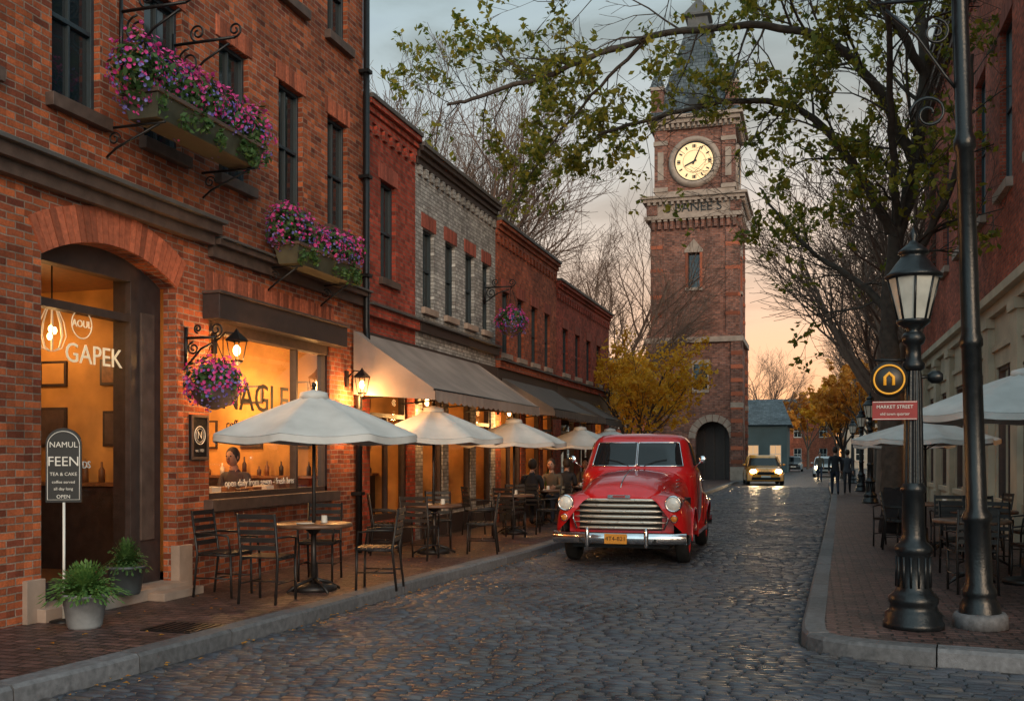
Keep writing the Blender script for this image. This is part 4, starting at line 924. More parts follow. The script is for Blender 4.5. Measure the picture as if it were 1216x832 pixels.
# ------------------------------------------------------------------ street lamps
LGL=pm('lantern_frosted_glass',(.46,.46,.42),.22,var=.3,vs=4,emis=(1,.80,.55),es=.05)
def lamp_post(x,y,z=.12,arm=False):
    g=group('street_lamp',(x,y,z)); m=MB()
    prof=[(.001,0),(.25,0),(.25,.05),(.235,.06),(.235,.12),(.2,.15),(.19,.2),(.205,.22),(.205,.26),(.165,.30),(.14,.34),(.135,.62),(.15,.64),(.16,.67),(.15,.70),(.105,.74),(.095,.8),(.09,1.15),(.105,1.17),(.105,1.2),(.08,1.24)]
    m.lathe(prof,28,GREENI)
    secs=[]; 
    for (r,zz) in ((.08,1.24),(.075,1.6),(.066,2.05),(.06,2.2)):
        secs.append([((r*(1+.07*math.cos(12*2*pi*k/72)))*math.cos(2*pi*k/72),(r*(1+.07*math.cos(12*2*pi*k/72)))*math.sin(2*pi*k/72),zz) for k in range(72)])
    m.loft(secs,GREENI,closed=True)
    for k in range(14):
        a=2*pi*k/14; m.tube([(.138*math.cos(a),.138*math.sin(a),.35),(.138*math.cos(a),.138*math.sin(a),.61)],.012,5,GREENI)
    m.lathe([(.06,2.2),(.09,2.22),(.095,2.26),(.065,2.3),(.06,2.42),(.085,2.44),(.1,2.48),(.085,2.52),(.05,2.55),(.12,2.6),(.14,2.62),(.14,2.64),(.001,2.64)],24,GREENI)
    m.obj('post',g)
    l=MB(); S=8
    l.lathe([(.12,2.645),(.205,3.0)],S,LGL,None,False)
    for k in range(S):
        a=2*pi*k/S; l.tube([(.124*math.cos(a),.124*math.sin(a),2.64),(.21*math.cos(a),.21*math.sin(a),3.01)],.011,5,GREENI)
    l.lathe([(.205,2.99),(.235,3.0),(.24,3.02),(.20,3.05),(.15,3.12),(.11,3.17),(.10,3.2),(.125,3.21),(.125,3.23),(.08,3.27),(.04,3.3),(.025,3.33),(.04,3.36),(.02,3.4),(.001,3.44)],24,GREENI)
    l.obj('lantern',g)
    s=MB()
    if arm:
        s.tube([(0,0,2.15),(.16,.05,2.15)],.014,6,GREENI); s.lathe([(.03,.06),(.055,.03),(.055,-.03),(.03,-.06)],12,GREENI,Matrix.Translation((.18,.05,2.15))@Matrix.Rotation(pi/2,4,'Y'))
        s.obj('side_arm',g)
    return g
lamp_post(.83,9.2,arm=True)
lamp_post(1.7,32.6); lamp_post(1.9,43); lamp_post(2.0,55)
g=group('hanging_street_sign',(.83,9.2,.27)); m=MB(); 
m.tube([(-.05,0,2.15),(-.32,-.02,2.15)],.012,6,IRON); m.tube([(-.05,0,1.72),(-.3,-.02,1.72)],.012,6,IRON)
Mx=Matrix.Translation((-.2,-.04,1.98))@Matrix.Rotation(pi/2,4,'X')
m.lathe([(.001,.02),(.15,.02),(.155,.0),(.155,-.02),(.001,-.02)],36,pm('sign_black',(.02,.018,.016),.4,var=.1),Mx); YEL=pm('sign_yellow',(.7,.33,.03),.5,var=.05,emis=(1,.42,.03),es=.3)
m.lathe([(.116,.021),(.116,.028),(.13,.028),(.13,.021)],36,YEL,Mx)
m.tube([(-.235,-.066,1.93),(-.235,-.066,2.0),(-.2,-.066,2.035),(-.165,-.066,2.0),(-.165,-.066,1.93)],.014,6,YEL)
REDS=pm('sign_red',(.30,.022,.02),.5,var=.2)
m.box(-.34,.02,-.13,-.11,1.63,1.79,REDS); m.box(-.335,.015,-.133,-.1302,1.635,1.64,WHITEP);m.box(-.335,.015,-.133,-.1302,1.78,1.785,WHITEP)
m.obj('sign_plates',g); text('MARKET STREET',(-.16,-.134,1.74),.040,WHITEP,g,rot=(pi/2,0,0),ext=.001); text('old town quarter',(-.16,-.134,1.68),.034,WHITEP,g,rot=(pi/2,0,0),ext=.001)
g=group('tall_lamp_post',(1.38,9.35,.12)); g.rotation_euler=(0,-.03,0); m=MB()
m.lathe([(.001,0),(.22,0),(.22,.1),(.2,.13),(.17,.13)],26,GRAN); m.lathe([(.17,.13),(.16,.2),(.13,.26),(.14,.28),(.14,.32),(.11,.38),(.105,.9),(.12,.92),(.12,.96),(.085,1.02),(.08,2.4),(.095,2.42),(.095,2.47),(.078,2.52),(.072,4.1),(.09,4.12),(.09,4.2),(.068,4.25),(.06,6.4),(.09,6.45),(.05,6.55),(.001,6.7)],26,GREENI)
scroll_arm(m,(-.05,0,5.45),.62,.9,(-1,-.12,0),.018,GREENI); m.tube([(0,0,6.3),(-.3,-.03,6.45),(-.6,-.06,6.3)],.018,6,GREENI)
m.tube(spiral((-.28,-.03,4.45),.16,.03,0,1.5,(-1,0,0),(0,0,1)),.014,6,GREENI)
m.lathe([(.02,.0),(.12,-.1),(.15,-.2),(.11,-.42),(.02,-.5)],12,GREENI,Matrix.Translation((-.6,-.06,6.3)))
m.obj('post',g)
# ------------------------------------------------------------------ red pickup truck
def car_paint(name,col):
    m=pm(name,col,.28,var=.06,vs=2,spec=.5,coat=1.0); return m
RED=car_paint('red_car_paint',(.56,.008,.010)); CHR=pm('chrome',(.72,.72,.74),.12,metal=1,var=.08,vs=8); CRM=pm('cream_chrome',(.66,.61,.54),.28,metal=.6,var=.1,vs=8)
TYRE=pm('tyre_rubber',(.014,.014,.014),.8,var=.25,vs=10,bump=.3); BLACK=pm('black_underbody',(.01,.01,.01),.8,var=0); CGL=pm('car_window_glass',(.012,.014,.016),.04,var=0,spec=.6)
LENS=pm('headlight_lens',(.7,.7,.66),.12,var=.1,vs=40,spec=.9); SEAM=pm('panel_gap',(.03,.002,.002),.8,var=0); AMB=pm('amber_lens',(.6,.2,.03),.2,var=0); PLATE=pm('plate_yellow',(.60,.25,.02),.5,var=.05)
def wheel(mb,x,l,r,w,side,hub,cap=CHR):
    M=Matrix.Translation((x,l,r))@Matrix.Rotation(pi/2*side,4,'Y')
    mb.lathe([(r*.6,-w/2),(r*.9,-w/2),(r*.97,-w*.42),(r,-w*.25),(r,w*.25),(r*.97,w*.42),(r*.9,w/2),(r*.8,w*.53),(r*.62,w*.48),(r*.6,w*.3)],36,TYRE,M)
    mb.lathe([(r*.62,w*.45),(r*.58,w*.38),(r*.5,w*.2),(r*.35,w*.22),(r*.3,w*.35),(.001,w*.36)],28,hub,M); mb.lathe([(r*.3,w*.34),(r*.27,w*.48),(r*.12,w*.56),(.001,w*.57)],20,cap,M)
gt=group('red_pickup_truck',(-2.66,14.25,0),0.02); B=MB();G=MB();C=MB();WH=MB()
secs=[]
HX=[-.1,-.04,.05,.2,.5,.9,1.3,1.55]; HW=[.40,.52,.60,.64,.675,.71,.77,.85]; HZ=[1.0,1.07,1.14,1.21,1.285,1.335,1.365,1.38]
for l in [-.10+1.62*k/26 for k in range(27)]:
    hw=smo(l,HX,HW); zt=smo(l,HX,HZ); zb=smo(l,[-.1,0,.2,1.5],[.95,.92,.62,.6])
    s_=[]
    for k in range(41):
        t=-pi/2+pi*k/40; p=.5
        cr=.016*max(0,1-abs(t)/.14)
        s_.append((hw*math.copysign(abs(math.sin(t))**p,t),l,zb+(zt-zb)*abs(math.cos(t))**p+cr))
    secs.append(s_)
B.loft(secs,RED); B.add([secs[0][k] for k in range(41)],[tuple(range(41))],RED)
def fend(l,s,q=None):
    xo=smo(l,[-.17,-.13,-.05,.1,.35,.75,1.2,1.55],[.78,.86,.925,.97,.995,1.0,.985,.95]); zt=smo(l,[-.17,-.13,-.05,.1,.3,.6,.95,1.3,1.55],[.84,.95,1.02,1.06,1.085,1.08,1.02,.90,.74])
    xc=smo(l,[-.17,-.05,.2,1.5],[.66,.55,.45,.45]); return xo,zt,xc
for s in (-1,1):
    secs=[]; NL=46
    for q in range(NL+1):
        l=-.17+1.72*q/NL; xo,zt,xc=fend(l,s)
        zb=smo(l,[-.17,-.1,.1,.3],[.62,.5,.46,.44]); rr=.455; dl=l-.72
        if abs(dl)<rr: zb=max(zb,.36+math.sqrt(rr*rr-dl*dl))
        if dl>=rr: zb=.40
        base=.42; s_=[]
        for k in range(26):
            t=-.28+(pi/2+.28)*k/25; p=.72
            x=xc+(xo-xc)*math.copysign(abs(math.sin(t))**p,t); z=base+(zt-base)*abs(math.cos(t))**p
            z=max(z,zb); s_.append((s*x,l,z))
        secs.append(s_)
    B.loft(secs,RED); B.add(secs[0],[tuple(range(26))],RED)
    C.tube([(s*(smo(l,HX,HW)+.006),l,smo(l,[.0,.3,.7,1.1,1.45],[1.0,1.045,1.04,.98,.9])) for l in [.02+.1*k for k in range(15)]],.009,5,SEAM)
    B.tube([(s*(.998),.72+.455*math.cos(a),.36+.455*math.sin(a)) for a in [pi*k/24 for k in range(25)]],.014,6,RED)
    WH.box(min(s*.5,s*.88),max(s*.5,s*.88),.2,1.3,.5,.95,BLACK)
    M=Matrix.Translation((s*.775,-.14,.91))@Matrix.Rotation(pi/2,4,'X')
    B.lathe([(.118,-.22),(.124,-.05),(.120,.02)],32,RED,M); C.lathe([(.120,.015),(.120,.04),(.109,.058),(.096,.056),(.092,.042)],36,CHR,M); C.lathe([(.094,.048),(.08,.062),(.055,.072),(.001,.078)],30,LENS,M)
    M2=Matrix.Translation((s*.79,-.17,.70))@Matrix.Rotation(pi/2,4,'X'); C.lathe([(.048,-.04),(.048,.03),(.04,.045),(.001,.05)],20,AMB,M2); C.lathe([(.052,.02),(.056,.04),(.045,.045)],20,CHR,M2)
    B.box(min(s*.72,s*.98),max(s*.72,s*.98),1.5,3.15,.36,.42,RED)
    secs=[]
    for q in range(31):
        l=3.12+1.3*q/30; u=(q/30-.5)*2; xo=.70+.28*(max(0,1-abs(u)**3.2))**.6; zt=.50+.52*(max(0,1-abs(u)**2.6))**.6; zb=.4; dl=l-3.75
        if abs(dl)<.43: zb=max(zb,.36+math.sqrt(.43**2-dl*dl))
        secs.append([(s*(.62+(xo-.62)*math.sin(pi/2*k/16)**.7),l,max(zb,.4+(zt-.4)*math.cos(pi/2*k/16)**.7)) for k in range(17)])
    B.loft(secs,RED)
    for l in (.72,3.75): wheel(WH,s*.83,l,.36,.19,s,RED)
    C.tube([(s*.9,1.62,1.40),(s*1.02,1.55,1.50)],.009,6,CHR); C.sphere((s*1.04,1.55,1.53),.06,CHR,16,10,(1,.35,1))
    C.tube([(s*.965,2.35,1.18),(s*.985,2.37,1.18),(s*.985,2.5,1.18)],.013,6,CHR)
    for (a,b) in (((1.62,.5),(1.62,1.33)),((2.58,.5),(2.58,1.36))):
        C.tube([(s*.958,a[0],a[1]),(s*.962,a[0],(a[1]+b[1])/2),(s*.935,b[0],b[1]-.02)],.005,4,SEAM)
    for k in range(3): C.tube([(s*.718,.75,1.12+k*.05),(s*.757,1.15,1.135+k*.05)],.008,5,CHR)
lev=[(.40,.88,1.44,2.86),(.6,.94,1.42,2.88),(1.0,.955,1.42,2.89),(1.25,.94,1.43,2.88),(1.35,.915,1.46,2.86),(1.40,.885,1.51,2.84),(1.60,.83,1.62,2.80),(1.79,.775,1.73,2.74),(1.86,.73,1.80,2.69),(1.915,.65,1.90,2.60),(1.945,.48,2.02,2.48),(1.955,.2,2.15,2.36)]
zs=[q[0] for q in lev]
def cabp(z): return smo(z,zs,[q[1] for q in lev]),smo(z,zs,[q[2] for q in lev]),smo(z,zs,[q[3] for q in lev])
EX=4.0
secs=[]
for k in range(45):
    z=.40+(1.955-.40)*k/44
    if k>=41: z=interp(k,[41,42,43,44],[1.875,1.915,1.94,1.955])
    a,lf,lr=cabp(z); lc=(lf+lr)/2;b=(lr-lf)/2
    secs.append([(a*math.copysign(abs(math.cos(t))**(2/EX),math.cos(t)),lc+b*math.copysign(abs(math.sin(t))**(2/EX),math.sin(t)),z) for t in [2*pi*q/96 for q in range(96)]])
B.loft(secs,RED,closed=True); B.add(secs[-1],[tuple(range(96))],RED,True)
def front(x,z,off):
    a,lf,lr=cabp(z); lc=(lf+lr)/2;b=(lr-lf)/2; return lc-b*(max(0,1-abs(x/a)**EX))**(1/EX)-off
def side(l,z,off):
    a,lf,lr=cabp(z); lc=(lf+lr)/2;b=(lr-lf)/2; return a*(max(0,1-abs((l-lc)/b)**EX))**(1/EX)+off
for (x0,x1) in ((-.73,-.012),(.012,.73)):
    gr=[]
    for j in range(9):
        z=1.425+(1.80-1.425)*j/8; sh=1-.11*j/8; gr.append([(( (x0+(x1-x0)*i/14)*sh),front((x0+(x1-x0)*i/14)*sh,z,.008),z) for i in range(15)])
    G.loft(gr,CGL)
    bd=gr[0]+[r[-1] for r in gr[1:]]+gr[-1][::-1][1:]+[r[0] for r in gr[::-1]][1:]
    C.tube(bd,.011,6,CHR)
for s in (-1,1):
    for (l0,l1) in ((1.90,2.03),(2.07,2.55)):
        gr=[]
        for j in range(7):
            z=1.44+(1.795-1.44)*j/6; d=.11*(j/6) if l0<2 else 0
            gr.append([(s*side(l0+d+(l1-l0-d)*i/8,z,.006),l0+d+(l1-l0-d)*i/8,z) for i in range(9)])
        G.loft(gr,CGL)
        bd=gr[0]+[r[-1] for r in gr[1:]]+gr[-1][::-1][1:]+[r[0] for r in gr[::-1]][1:]; C.tube(bd,.007,5,BLACK)
gr=[]
for j in range(5):
    z=1.46+.28*j/4; a,lf,lr=cabp(z); gr.append([(-.45+.9*i/10,(lf+lr)/2+(lr-lf)/2*(1-abs((-.45+.9*i/10)/a)**EX)**(1/EX)+.006,z) for i in range(11)])
G.loft(gr,CGL)
for s in (-1,1): C.tube([(s*.12,front(s*.12,1.42,.02),1.42),(s*.3,front(s*.3,1.5,.03),1.50),(s*.48,front(s*.48,1.53,.03),1.53)],.006,4,BLACK)
C.tube([(0,l,smo(l,HX,HZ)+.022) for l in (0,.1,.2,.35,.5,.7,.9,1.2,1.4)],.010,6,CHR)
secs=[]
for z in (.42,.6,.8,.98): secs.append([(x,-.03+.06*(x/.7)**2,z) for x in [-.76+1.52*k/16 for k in range(17)]])
B.loft(secs,RED)
G.loft([[(x,-.055+.06*(x/.7)**2,z) for x in [-.6+1.2*k/16 for k in range(17)]] for z in (.52,.95)],BLACK)
gs_=[(.955,.62,.05),(.875,.66,.05),(.795,.67,.05),(.715,.67,.05),(.635,.66,.05),(.555,.62,.046)]
for z,w,h in gs_:
    secs=[]
    for k in range(29):
        x=-w+2*w*k/28; e=max(.12,(1-abs(x/w)**6)); l=-.10+.06*(x/.7)**2+.02*(z-.7)
        secs.append([(x,l+.02*(1-e),z-h*.5*e),(x,l-.035*e,z-h*.3*e),(x,l-.045*e,z),(x,l-.035*e,z+h*.35*e),(x,l+.02,z+h*.5*e)])
    C.loft(secs,CRM)
for s in (-1,1): C.tube([(s*.63,-.06,.96),(s*.685,-.05,.85),(s*.69,-.05,.68),(s*.63,-.06,.53)],.014,8,CHR)
C.box(-.16,.16,-.165,-.10,.985,1.03,CHR); C.box(-.09,.09,-.17,-.1652,.993,1.02,REDS)
def bumper(l0,sg,z0=.42,h=.17,W_=.96):
    secs=[]
    for k in range(37):
        x=-W_+2*W_*k/36; l=l0+sg*.17*abs(x/W_)**2.4; secs.append([(x,l+sg*.03,z0-h/2),(x,l-sg*.012,z0-h*.4),(x,l-sg*.03,z0-h*.12),(x,l-sg*.03,z0+h*.12),(x,l-sg*.012,z0+h*.4),(x,l+sg*.03,z0+h/2)])
    C.loft(secs,CHR,cap=False,closed=True)
bumper(-.34,1); bumper(4.62,-1)
for x in (-.42,.42): C.lathe([(.02,-.13),(.032,-.1),(.035,.08),(.02,.14),(.001,.15)],12,CHR,Matrix.Translation((x,-.37,.43)))
C.box(-.55,-.5,-.33,.0,.36,.42,BLACK);C.box(.5,.55,-.33,.0,.36,.42,BLACK)
C.box(-.17,.15,-.392,-.38,.35,.49,PLATE); 
WH.box(-.7,.7,.0,4.4,.26,.42,BLACK); B.box(-.62,.62,-.02,.06,.40,.47,RED)
for s in (-1,1): B.box(min(s*.66,s*.71),max(s*.66,s*.71),2.97,4.5,.5,1.12,RED); B.tube([(s*.69,2.97,1.13),(s*.69,4.5,1.13)],.03,8,RED)
B.box(-.655,.655,2.97,3.01,.5,1.14,RED);B.box(-.655,.655,4.45,4.5,.5,1.12,RED);B.box(-.655,.655,3.01,4.45,.5,.56,WOOD)
B.obj('body',gt);G.obj('windows',gt);C.obj('chrome_and_lights',gt);WH.obj('wheels_and_chassis',gt)
text('4T4-821',(-.01,-.394,.42),.085,BLACK,gt,rot=(pi/2,0,0),ext=.001)
# ------------------------------------------------------------------ modern cars
HLIT=em('headlight_lit',(1,.72,.38),32)
TAIL=pm('tail_lens',(.4,.01,.01),.3,var=0)
def car(name,loc,rot,paint,lit=False,H=1.55,Wd=.9,L=4.4):
    g=group(name,loc,rot); B=MB();G=MB();D=MB()
    secs=[]
    for q in range(41):
        l=L*q/40
        w=Wd*smo(l/L,[0,.03,.1,.5,.9,.97,1],[.72,.88,.97,1,.97,.9,.75]); zt=smo(l/L,[0,.02,.06,.25,.35,.8,.93,1],[.62,.74,.84,.95,1.0,1.02,.98,.8])*(H/1.5); zb=.24; s_=[]
        arch=None
        for wc in (.19*L,.81*L):
            if abs(l-wc)<.36: arch=.33+math.sqrt(.36**2-(l-wc)**2)
        for k in range(25):
            t=-pi/2+pi*k/24; x=w*math.copysign(abs(math.sin(t))**.35,t); z=zb+(zt-zb)*abs(math.cos(t))**.45
            if arch and abs(x)>.75*w: z=max(z,arch)
            s_.append((x,l,z))
        secs.append(s_)
    B.loft(secs,paint); B.add(secs[0],[tuple(range(25))],paint);B.add(secs[-1],[tuple(range(25))],paint)
    b0=.98*H/1.5; cab=[]
    for j in range(9):
        t=j/8; z=b0-.06+(H-b0+.06)*t; a=Wd*(.93-.22*t-.12*max(0,t-.8)*5*.4); lf=.27*L+.16*L*t+(.05*L*max(0,t-.85)/.15); lr=.93*L-.10*L*t-(.05*L*max(0,t-.85)/.15); lc=(lf+lr)/2;bb=(lr-lf)/2
        cab.append([(a*math.copysign(abs(math.cos(q))**.45,math.cos(q)),lc+bb*math.copysign(abs(math.sin(q))**.45,math.sin(q)),z) for q in [2*pi*i/48 for i in range(48)]])
    B.loft(cab[6:],paint,closed=True); B.add(cab[-1],[tuple(range(48))],paint); G.loft(cab[:7],CGL,closed=True)
    for s in (-1,1):
        for f0,f1 in ((.27,.43),(.56,.56),(.90,.84)):
            D.tube([(s*Wd*.90,f0*L+.04,b0-.03),(s*Wd*.745,f1*L+.02,H-.08)],.03,5,paint)
        for l in (.19*L,.81*L): wheel(D,s*(Wd-.1),l,.33,.2,s,CHR)
        M=Matrix.Translation((s*Wd*.66,.035,.70*H/1.5))@Matrix.Rotation(pi/2,4,'X')@Matrix.Diagonal((1.5,1,1,1))
        D.lathe([(.11,-.06),(.11,.03),(.001,.05)],18,HLIT if lit else LENS,M)
        D.box(s*Wd*.75-.1,s*Wd*.75+.1,L-.06,L+.005,.72,.86,TAIL)
        D.sphere((s*(Wd+.06),.3*L,1.02*H/1.5),.08,paint,12,8,(1,.6,.7))
    D.box(-Wd*.45,Wd*.45,-.012,.03,.56,.72,BLACK);D.box(-Wd*.75,Wd*.75,-.01,.05,.28,.44,BLACK); D.box(-.25,.25,-.03,-.013,.42,.52,WHITEP)
    D.box(-Wd*.8,Wd*.8,.2,L-.2,.2,.3,BLACK)
    B.obj('body',g);G.obj('windows',g);D.obj('wheels_and_lights',g)
    return g
cg=car('orange_car',(-2.35,54,0),0.12,car_paint('orange_paint',(.85,.33,.03)),True,1.6,Wd=.98)
for s in (-1,1):
    l=bpy.data.lights.new('headlamp','SPOT'); l.energy=220; l.spot_size=1.2; l.color=(1,.68,.36); l.shadow_soft_size=.08; o=bpy.data.objects.new('headlamp',l); COL.objects.link(o); o.parent=cg; o.location=(s*.6,-.12,.74); o.rotation_euler=(math.radians(80),0,pi)
car('white_car',(.9,76,0),0.0,car_paint('white_car_paint',(.75,.75,.75)),True,1.5)
car('dark_car',(-1.8,100,0),.0,car_paint('dark_paint',(.04,.05,.06)),False,1.5)
# ------------------------------------------------------------------ people
SKIN=pm('skin',(.42,.23,.16),.55,var=.06)
def person(name,loc,rot,J,top,bot,hair,seat=False,z=.12,scale=1):
    g=group(name,(loc[0],loc[1],z),rot); g.scale=(scale,)*3
    names=list(J.keys()); E=[('pelvis','waist'),('waist','chest'),('chest','neck'),('neck','head'),('chest','sl'),('sl','el'),('el','wl'),('chest','sr'),('sr','er'),('er','wr'),('pelvis','hl'),('hl','kl'),('kl','al'),('al','tl'),('pelvis','hr'),('hr','kr'),('kr','ar'),('ar','tr')]
    R_={'pelvis':(.135,.11),'waist':(.12,.095),'chest':(.15,.11),'neck':(.055,.055),'head':(.06,.06),'sl':(.07,.07),'sr':(.07,.07),'el':(.048,.048),'er':(.048,.048),'wl':(.032,.03),'wr':(.032,.03),'hl':(.095,.095),'hr':(.095,.095),'kl':(.065,.065),'kr':(.065,.065),'al':(.045,.045),'ar':(.045,.045),'tl':(.04,.03),'tr':(.04,.03)}
    me=bpy.data.meshes.new('tmp'); me.from_pydata([J[n] for n in names],[(names.index(a),names.index(b)) for a,b in E],[])
    ob=bpy.data.objects.new('tmp',me); COL.objects.link(ob); bpy.context.view_layer.objects.active=ob
    sk=ob.modifiers.new('skin','SKIN'); 
    for i,n in enumerate(names): me.skin_vertices[0].data[i].radius=R_[n]; me.skin_vertices[0].data[i].use_root=(n=='pelvis')
    sk.use_smooth_shade=True; ss=ob.modifiers.new('s','SUBSURF'); ss.levels=2
    dg=bpy.context.evaluated_depsgraph_get(); em_=bpy.data.meshes.new_from_object(ob.evaluated_get(dg)); bpy.data.objects.remove(ob)
    em_.materials.clear()
    for m in (top,bot,SKIN,BLACK): em_.materials.append(m)
    def sd(p,a,b):
        a=Vector(J[a]);b=Vector(J[b]);t=max(0,min(1,(p-a).dot(b-a)/(b-a).length_squared)); return (p-(a+(b-a)*t)).length
    for f in em_.polygons:
        c=f.center; k=min(E,key=lambda e:sd(c,*e)); f.use_smooth=True
        if k in (('neck','head'),): i=2
        elif k in (('al','tl'),('ar','tr')): i=3
        elif k in (('hl','kl'),('kl','al'),('hr','kr'),('kr','ar')): i=1
        elif k in (('pelvis','hl'),('pelvis','hr')): i=0 if not seat else 1
        else: i=0
        f.material_index=i
    b=bpy.data.objects.new('body',em_); COL.objects.link(b); b.parent=g
    m=MB(); h=Vector(J['head'])+Vector((0,.01,.09)); 
    m.sphere(h,.105,SKIN,20,14,(.78,.92,1.15)); m.sphere(h+Vector((0,-.018,.022)),.112,hair,20,14,(.84,.90,1.1)); m.tube([h+Vector((0,.09,.02)),h+Vector((0,.12,-.02)),h+Vector((0,.095,-.03))],[.008,.014,.01],6,SKIN)
    for s in (-1,1): m.sphere(h+Vector((s*.084,0,0)),.022,SKIN,8,6,(.4,.8,1.3)); m.sphere(h+Vector((s*.032,.088,.015)),.011,BLACK,8,6)
    m.tube([h+Vector((-.025,.09,-.055)),h+Vector((0,.097,-.057)),h+Vector((.025,.09,-.055))],.006,5,REDS); m.obj('head',g)
    m=MB()
    for w,e,s in (('wl','el',-1),('wr','er',1)):
        p=Vector(J[w]);d=(p-Vector(J[e])).normalized(); u=d.cross(Vector((s,0,.01))).normalized(); m.tube([p-d*.01,p+d*.04,p+d*.085],[.026,.038,.034],10,SKIN)
        for k in range(4):
            q=p+d*.08+u*(k-1.5)*.019; L=(.06,.07,.065,.05)[k]; bn=d.cross(u)*s*-1; m.tube([q,q+d*L*.5,q+d*L*.85+bn*.015,q+d*L+bn*.035],[.0095,.009,.008,.006],6,SKIN)
        q=p+d*.03+u*.03; m.tube([q,q+u*.025+d*.03,q+u*.028+d*.06],[.012,.01,.008],6,SKIN)
    m.obj('hands',g); return g
def walk(ph=1):
    return dict(pelvis=(0,0,.93),waist=(0,.01,1.08),chest=(0,.02,1.3),neck=(0,.02,1.47),head=(0,.03,1.56),sl=(-.18,.02,1.40),el=(-.22,-.06*ph,1.13),wl=(-.22,.06-.1*ph,.88),sr=(.18,.02,1.40),er=(.22,.02*ph,1.13),wr=(.22,.12*ph+.02,.9),hl=(-.09,0,.88),kl=(-.09,.16*ph,.50),al=(-.09,.20*ph,.08),tl=(-.1,.20*ph+.16,.035),hr=(.09,0,.88),kr=(.09,-.02*ph,.48),ar=(.09,-.26*ph,.12),tr=(.1,-.26*ph+.14,.035))
def sit(lean=0):
    return dict(pelvis=(0,-.02,.54),waist=(0,-.03+lean*.1,.70),chest=(0,.0+lean*.2,.93),neck=(0,.02+lean*.3,1.10),head=(0,.04+lean*.35,1.18),sl=(-.18,.0+lean*.2,1.03),el=(-.22,.10,.80),wl=(-.14,.34,.78),sr=(.18,.0+lean*.2,1.03),er=(.22,.10,.80),wr=(.12,.34,.78),hl=(-.09,0,.53),kl=(-.11,.44,.52),al=(-.11,.42,.09),tl=(-.12,.57,.035),hr=(.09,0,.53),kr=(.11,.44,.52),ar=(.11,.46,.09),tr=(.12,.6,.035))
DK=pm('dark_coat',(.02,.02,.025),.85,var=.2); JN=pm('dark_jeans',(.025,.03,.05),.85,var=.2); GR=pm('grey_jacket',(.06,.06,.07),.85,var=.2); HR=pm('brown_hair',(.03,.018,.012),.7,var=.3,vs=30); OL=pm('olive_shirt',(.12,.09,.06),.85,var=.2)
person('walking_person',(.80,39),.05,walk(1),DK,JN,HR); person('walking_person',(1.28,40.5),-.05,walk(-1),GR,DK,HR,scale=.95)
person('walking_person',(.4,62),pi,walk(1),OL,JN,HR,z=0)
person('seated_person',(-5.5,22.5),0,sit(.3),DK,JN,HR,True); person('seated_person',(-5.35,24.1),pi,sit(.2),OL,DK,HR,True)
person('seated_person',(-5.5,26.5),0,sit(.2),GR,JN,HR,True); person('seated_person',(-5.6,19.9),0,sit(.25),DK,DK,HR,True)
person('seated_person',(-5.5,21.3),pi,sit(.2),OL,JN,HR,True)
table(-7.6,11.45,.38,z=.3); chair(-7.6,10.8,pi,z=.3); chair(-7.6,12.1,0,z=.3)
person('seated_person',(-7.6,10.85),0,sit(.3),DK,JN,HR,True,z=.3); person('seated_person',(-7.6,12.05),pi,sit(.2),GR,JN,HR,True,z=.3)
# ------------------------------------------------------------------ light, world, camera
sun_el=math.radians(17); sun_az=math.radians(150)
w=bpy.data.worlds.new('World'); sc.world=w; w.use_nodes=True; N=w.node_tree.nodes;L=w.node_tree.links
bg=N['Background']; sky=N.new('ShaderNodeTexSky'); sky.sky_type='NISHITA'; sky.sun_disc=False; sky.sun_elevation=sun_el; sky.sun_rotation=sun_az; sky.air_density=1.2; sky.dust_density=2.0; sky.ozone_density=1.5
K=.12
tc=N.new('ShaderNodeTexCoord'); sp=N.new('ShaderNodeSeparateXYZ'); L.new(tc.outputs['Generated'],sp.inputs[0])
def mth(op,a,b=None,cl=False):
    n=N.new('ShaderNodeMath'); n.operation=op; n.use_clamp=cl
    for i,v in enumerate((a,b)):
        if v is None: continue
        if hasattr(v,'links'): L.new(v,n.inputs[i])
        else: n.inputs[i].default_value=v
    return n.outputs[0]
def dotv(v):
    n=N.new('ShaderNodeVectorMath'); n.operation='DOT_PRODUCT'; L.new(tc.outputs['Generated'],n.inputs[0]); n.inputs[1].default_value=v; return n.outputs['Value']
z0=mth('MAXIMUM',sp.outputs[2],0.0); zq=mth('ADD',z0,.2)
cb=N.new('ShaderNodeCombineXYZ')
for i in range(3): L.new(zq,cb.inputs[i])
dv=N.new('ShaderNodeVectorMath'); dv.operation='DIVIDE'; L.new(tc.outputs['Generated'],dv.inputs[0]); L.new(cb.outputs[0],dv.inputs[1])
cn=N.new('ShaderNodeTexNoise'); cn.inputs['Scale'].default_value=2.3; cn.inputs['Detail'].default_value=8; cn.inputs['Roughness'].default_value=.5; cn.inputs['Distortion'].default_value=.5; L.new(dv.outputs[0],cn.inputs['Vector'])
def mrg(s,a,b,c,d):
    r=N.new('ShaderNodeMapRange'); r.interpolation_type='SMOOTHSTEP'; L.new(s,r.inputs[0])
    for i,v in enumerate((a,b,c,d)): r.inputs[i+1].default_value=v
    return r.outputs[0]
back=mth('ADD',mth('MULTIPLY',dotv((.5,-.866,0)),.5),.5)
lum=mth('ADD',mth('MULTIPLY',mth('POWER',back,2.2),1.25),.62)
shade=mrg(cn.outputs['Fac'],.42,.60,1.10,.66)
lum=mth('MULTIPLY',lum,shade)
cc=N.new('ShaderNodeVectorMath'); cc.operation='SCALE'; cc.inputs[0].default_value=(.66/K,.92/K,.99/K); L.new(lum,cc.inputs['Scale'])
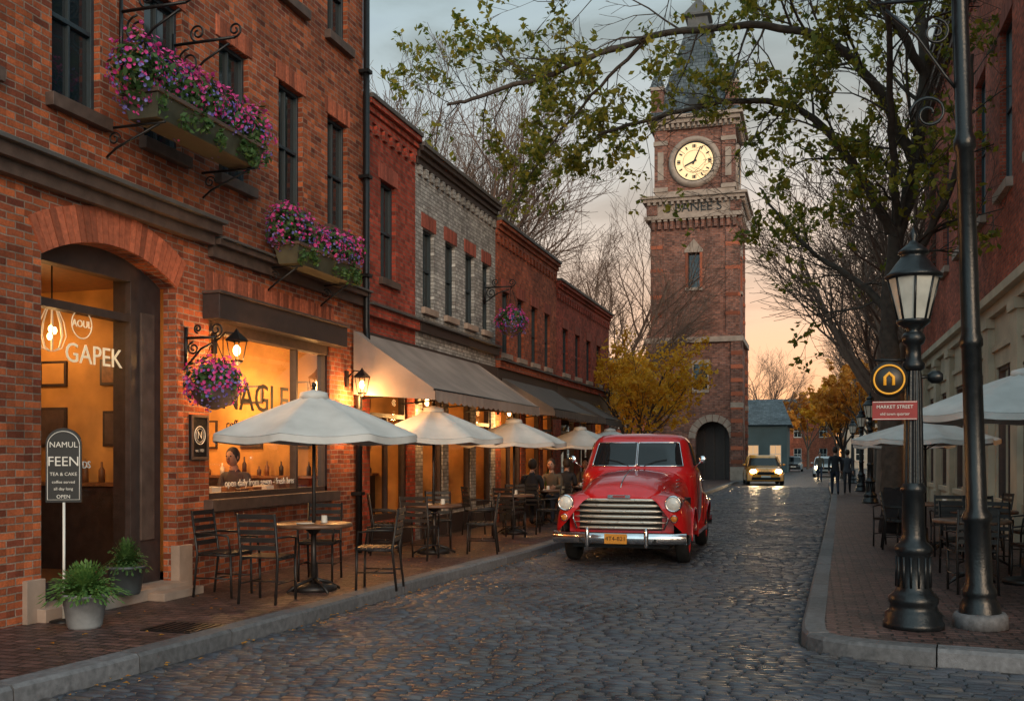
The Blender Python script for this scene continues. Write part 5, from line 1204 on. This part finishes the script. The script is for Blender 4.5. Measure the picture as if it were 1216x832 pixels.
cov=mrg(cn.outputs['Fac'],.35,.6,.65,.95)
m1=N.new('ShaderNodeMix'); m1.data_type='RGBA'; L.new(cov,m1.inputs[0]); L.new(sky.outputs[0],m1.inputs[6]); L.new(cc.outputs[0],m1.inputs[7])
front_=mth('MAXIMUM',dotv((-.02,.9998,0)),0.0)
g1_=mth('MULTIPLY',mth('POWER',mth('SUBTRACT',1.0,z0),4.2),mth('POWER',front_,2.5)); g1_=mth('MULTIPLY',g1_,mrg(cn.outputs['Fac'],.4,.65,1.45,.95),True)
m2=N.new('ShaderNodeMix'); m2.data_type='RGBA'; L.new(g1_,m2.inputs[0]); L.new(m1.outputs[2],m2.inputs[6]); m2.inputs[7].default_value=(1.12/K,.83/K,.60/K,1)
g2_=mth('MULTIPLY',mth('POWER',mth('SUBTRACT',1.0,z0),8.0),mth('POWER',front_,10.0)); g2_=mth('MULTIPLY',g2_,1.15,True)
m3=N.new('ShaderNodeMix'); m3.data_type='RGBA'; L.new(g2_,m3.inputs[0]); L.new(m2.outputs[2],m3.inputs[6]); m3.inputs[7].default_value=(1.5/K,.66/K,.25/K,1)
L.new(m3.outputs[2],bg.inputs[0]); bg.inputs[1].default_value=K
sl=bpy.data.lights.new('sun','SUN'); sl.energy=1.3; sl.angle=math.radians(22); sl.color=(1,.66,.40); so=bpy.data.objects.new('sun',sl); COL.objects.link(so)
d=Vector((math.sin(sun_az)*math.cos(sun_el),math.cos(sun_az)*math.cos(sun_el),math.sin(sun_el))); so.rotation_euler=d.to_track_quat('Z','Y').to_euler()
cam=bpy.data.cameras.new('camera'); co=bpy.data.objects.new('camera',cam); COL.objects.link(co); co.location=(0,0,1.6); co.rotation_euler=(pi/2,0,math.atan(.302)); cam.lens=35; cam.sensor_width=36; cam.shift_y=.102; cam.clip_end=3000; cam.clip_start=.05
sc.camera=co
sc.view_settings.view_transform='Standard'; sc.view_settings.look='None'; sc.view_settings.exposure=0
print('DONE verts',sum(len(o.data.vertices) for o in bpy.data.objects if o.type=='MESH'))
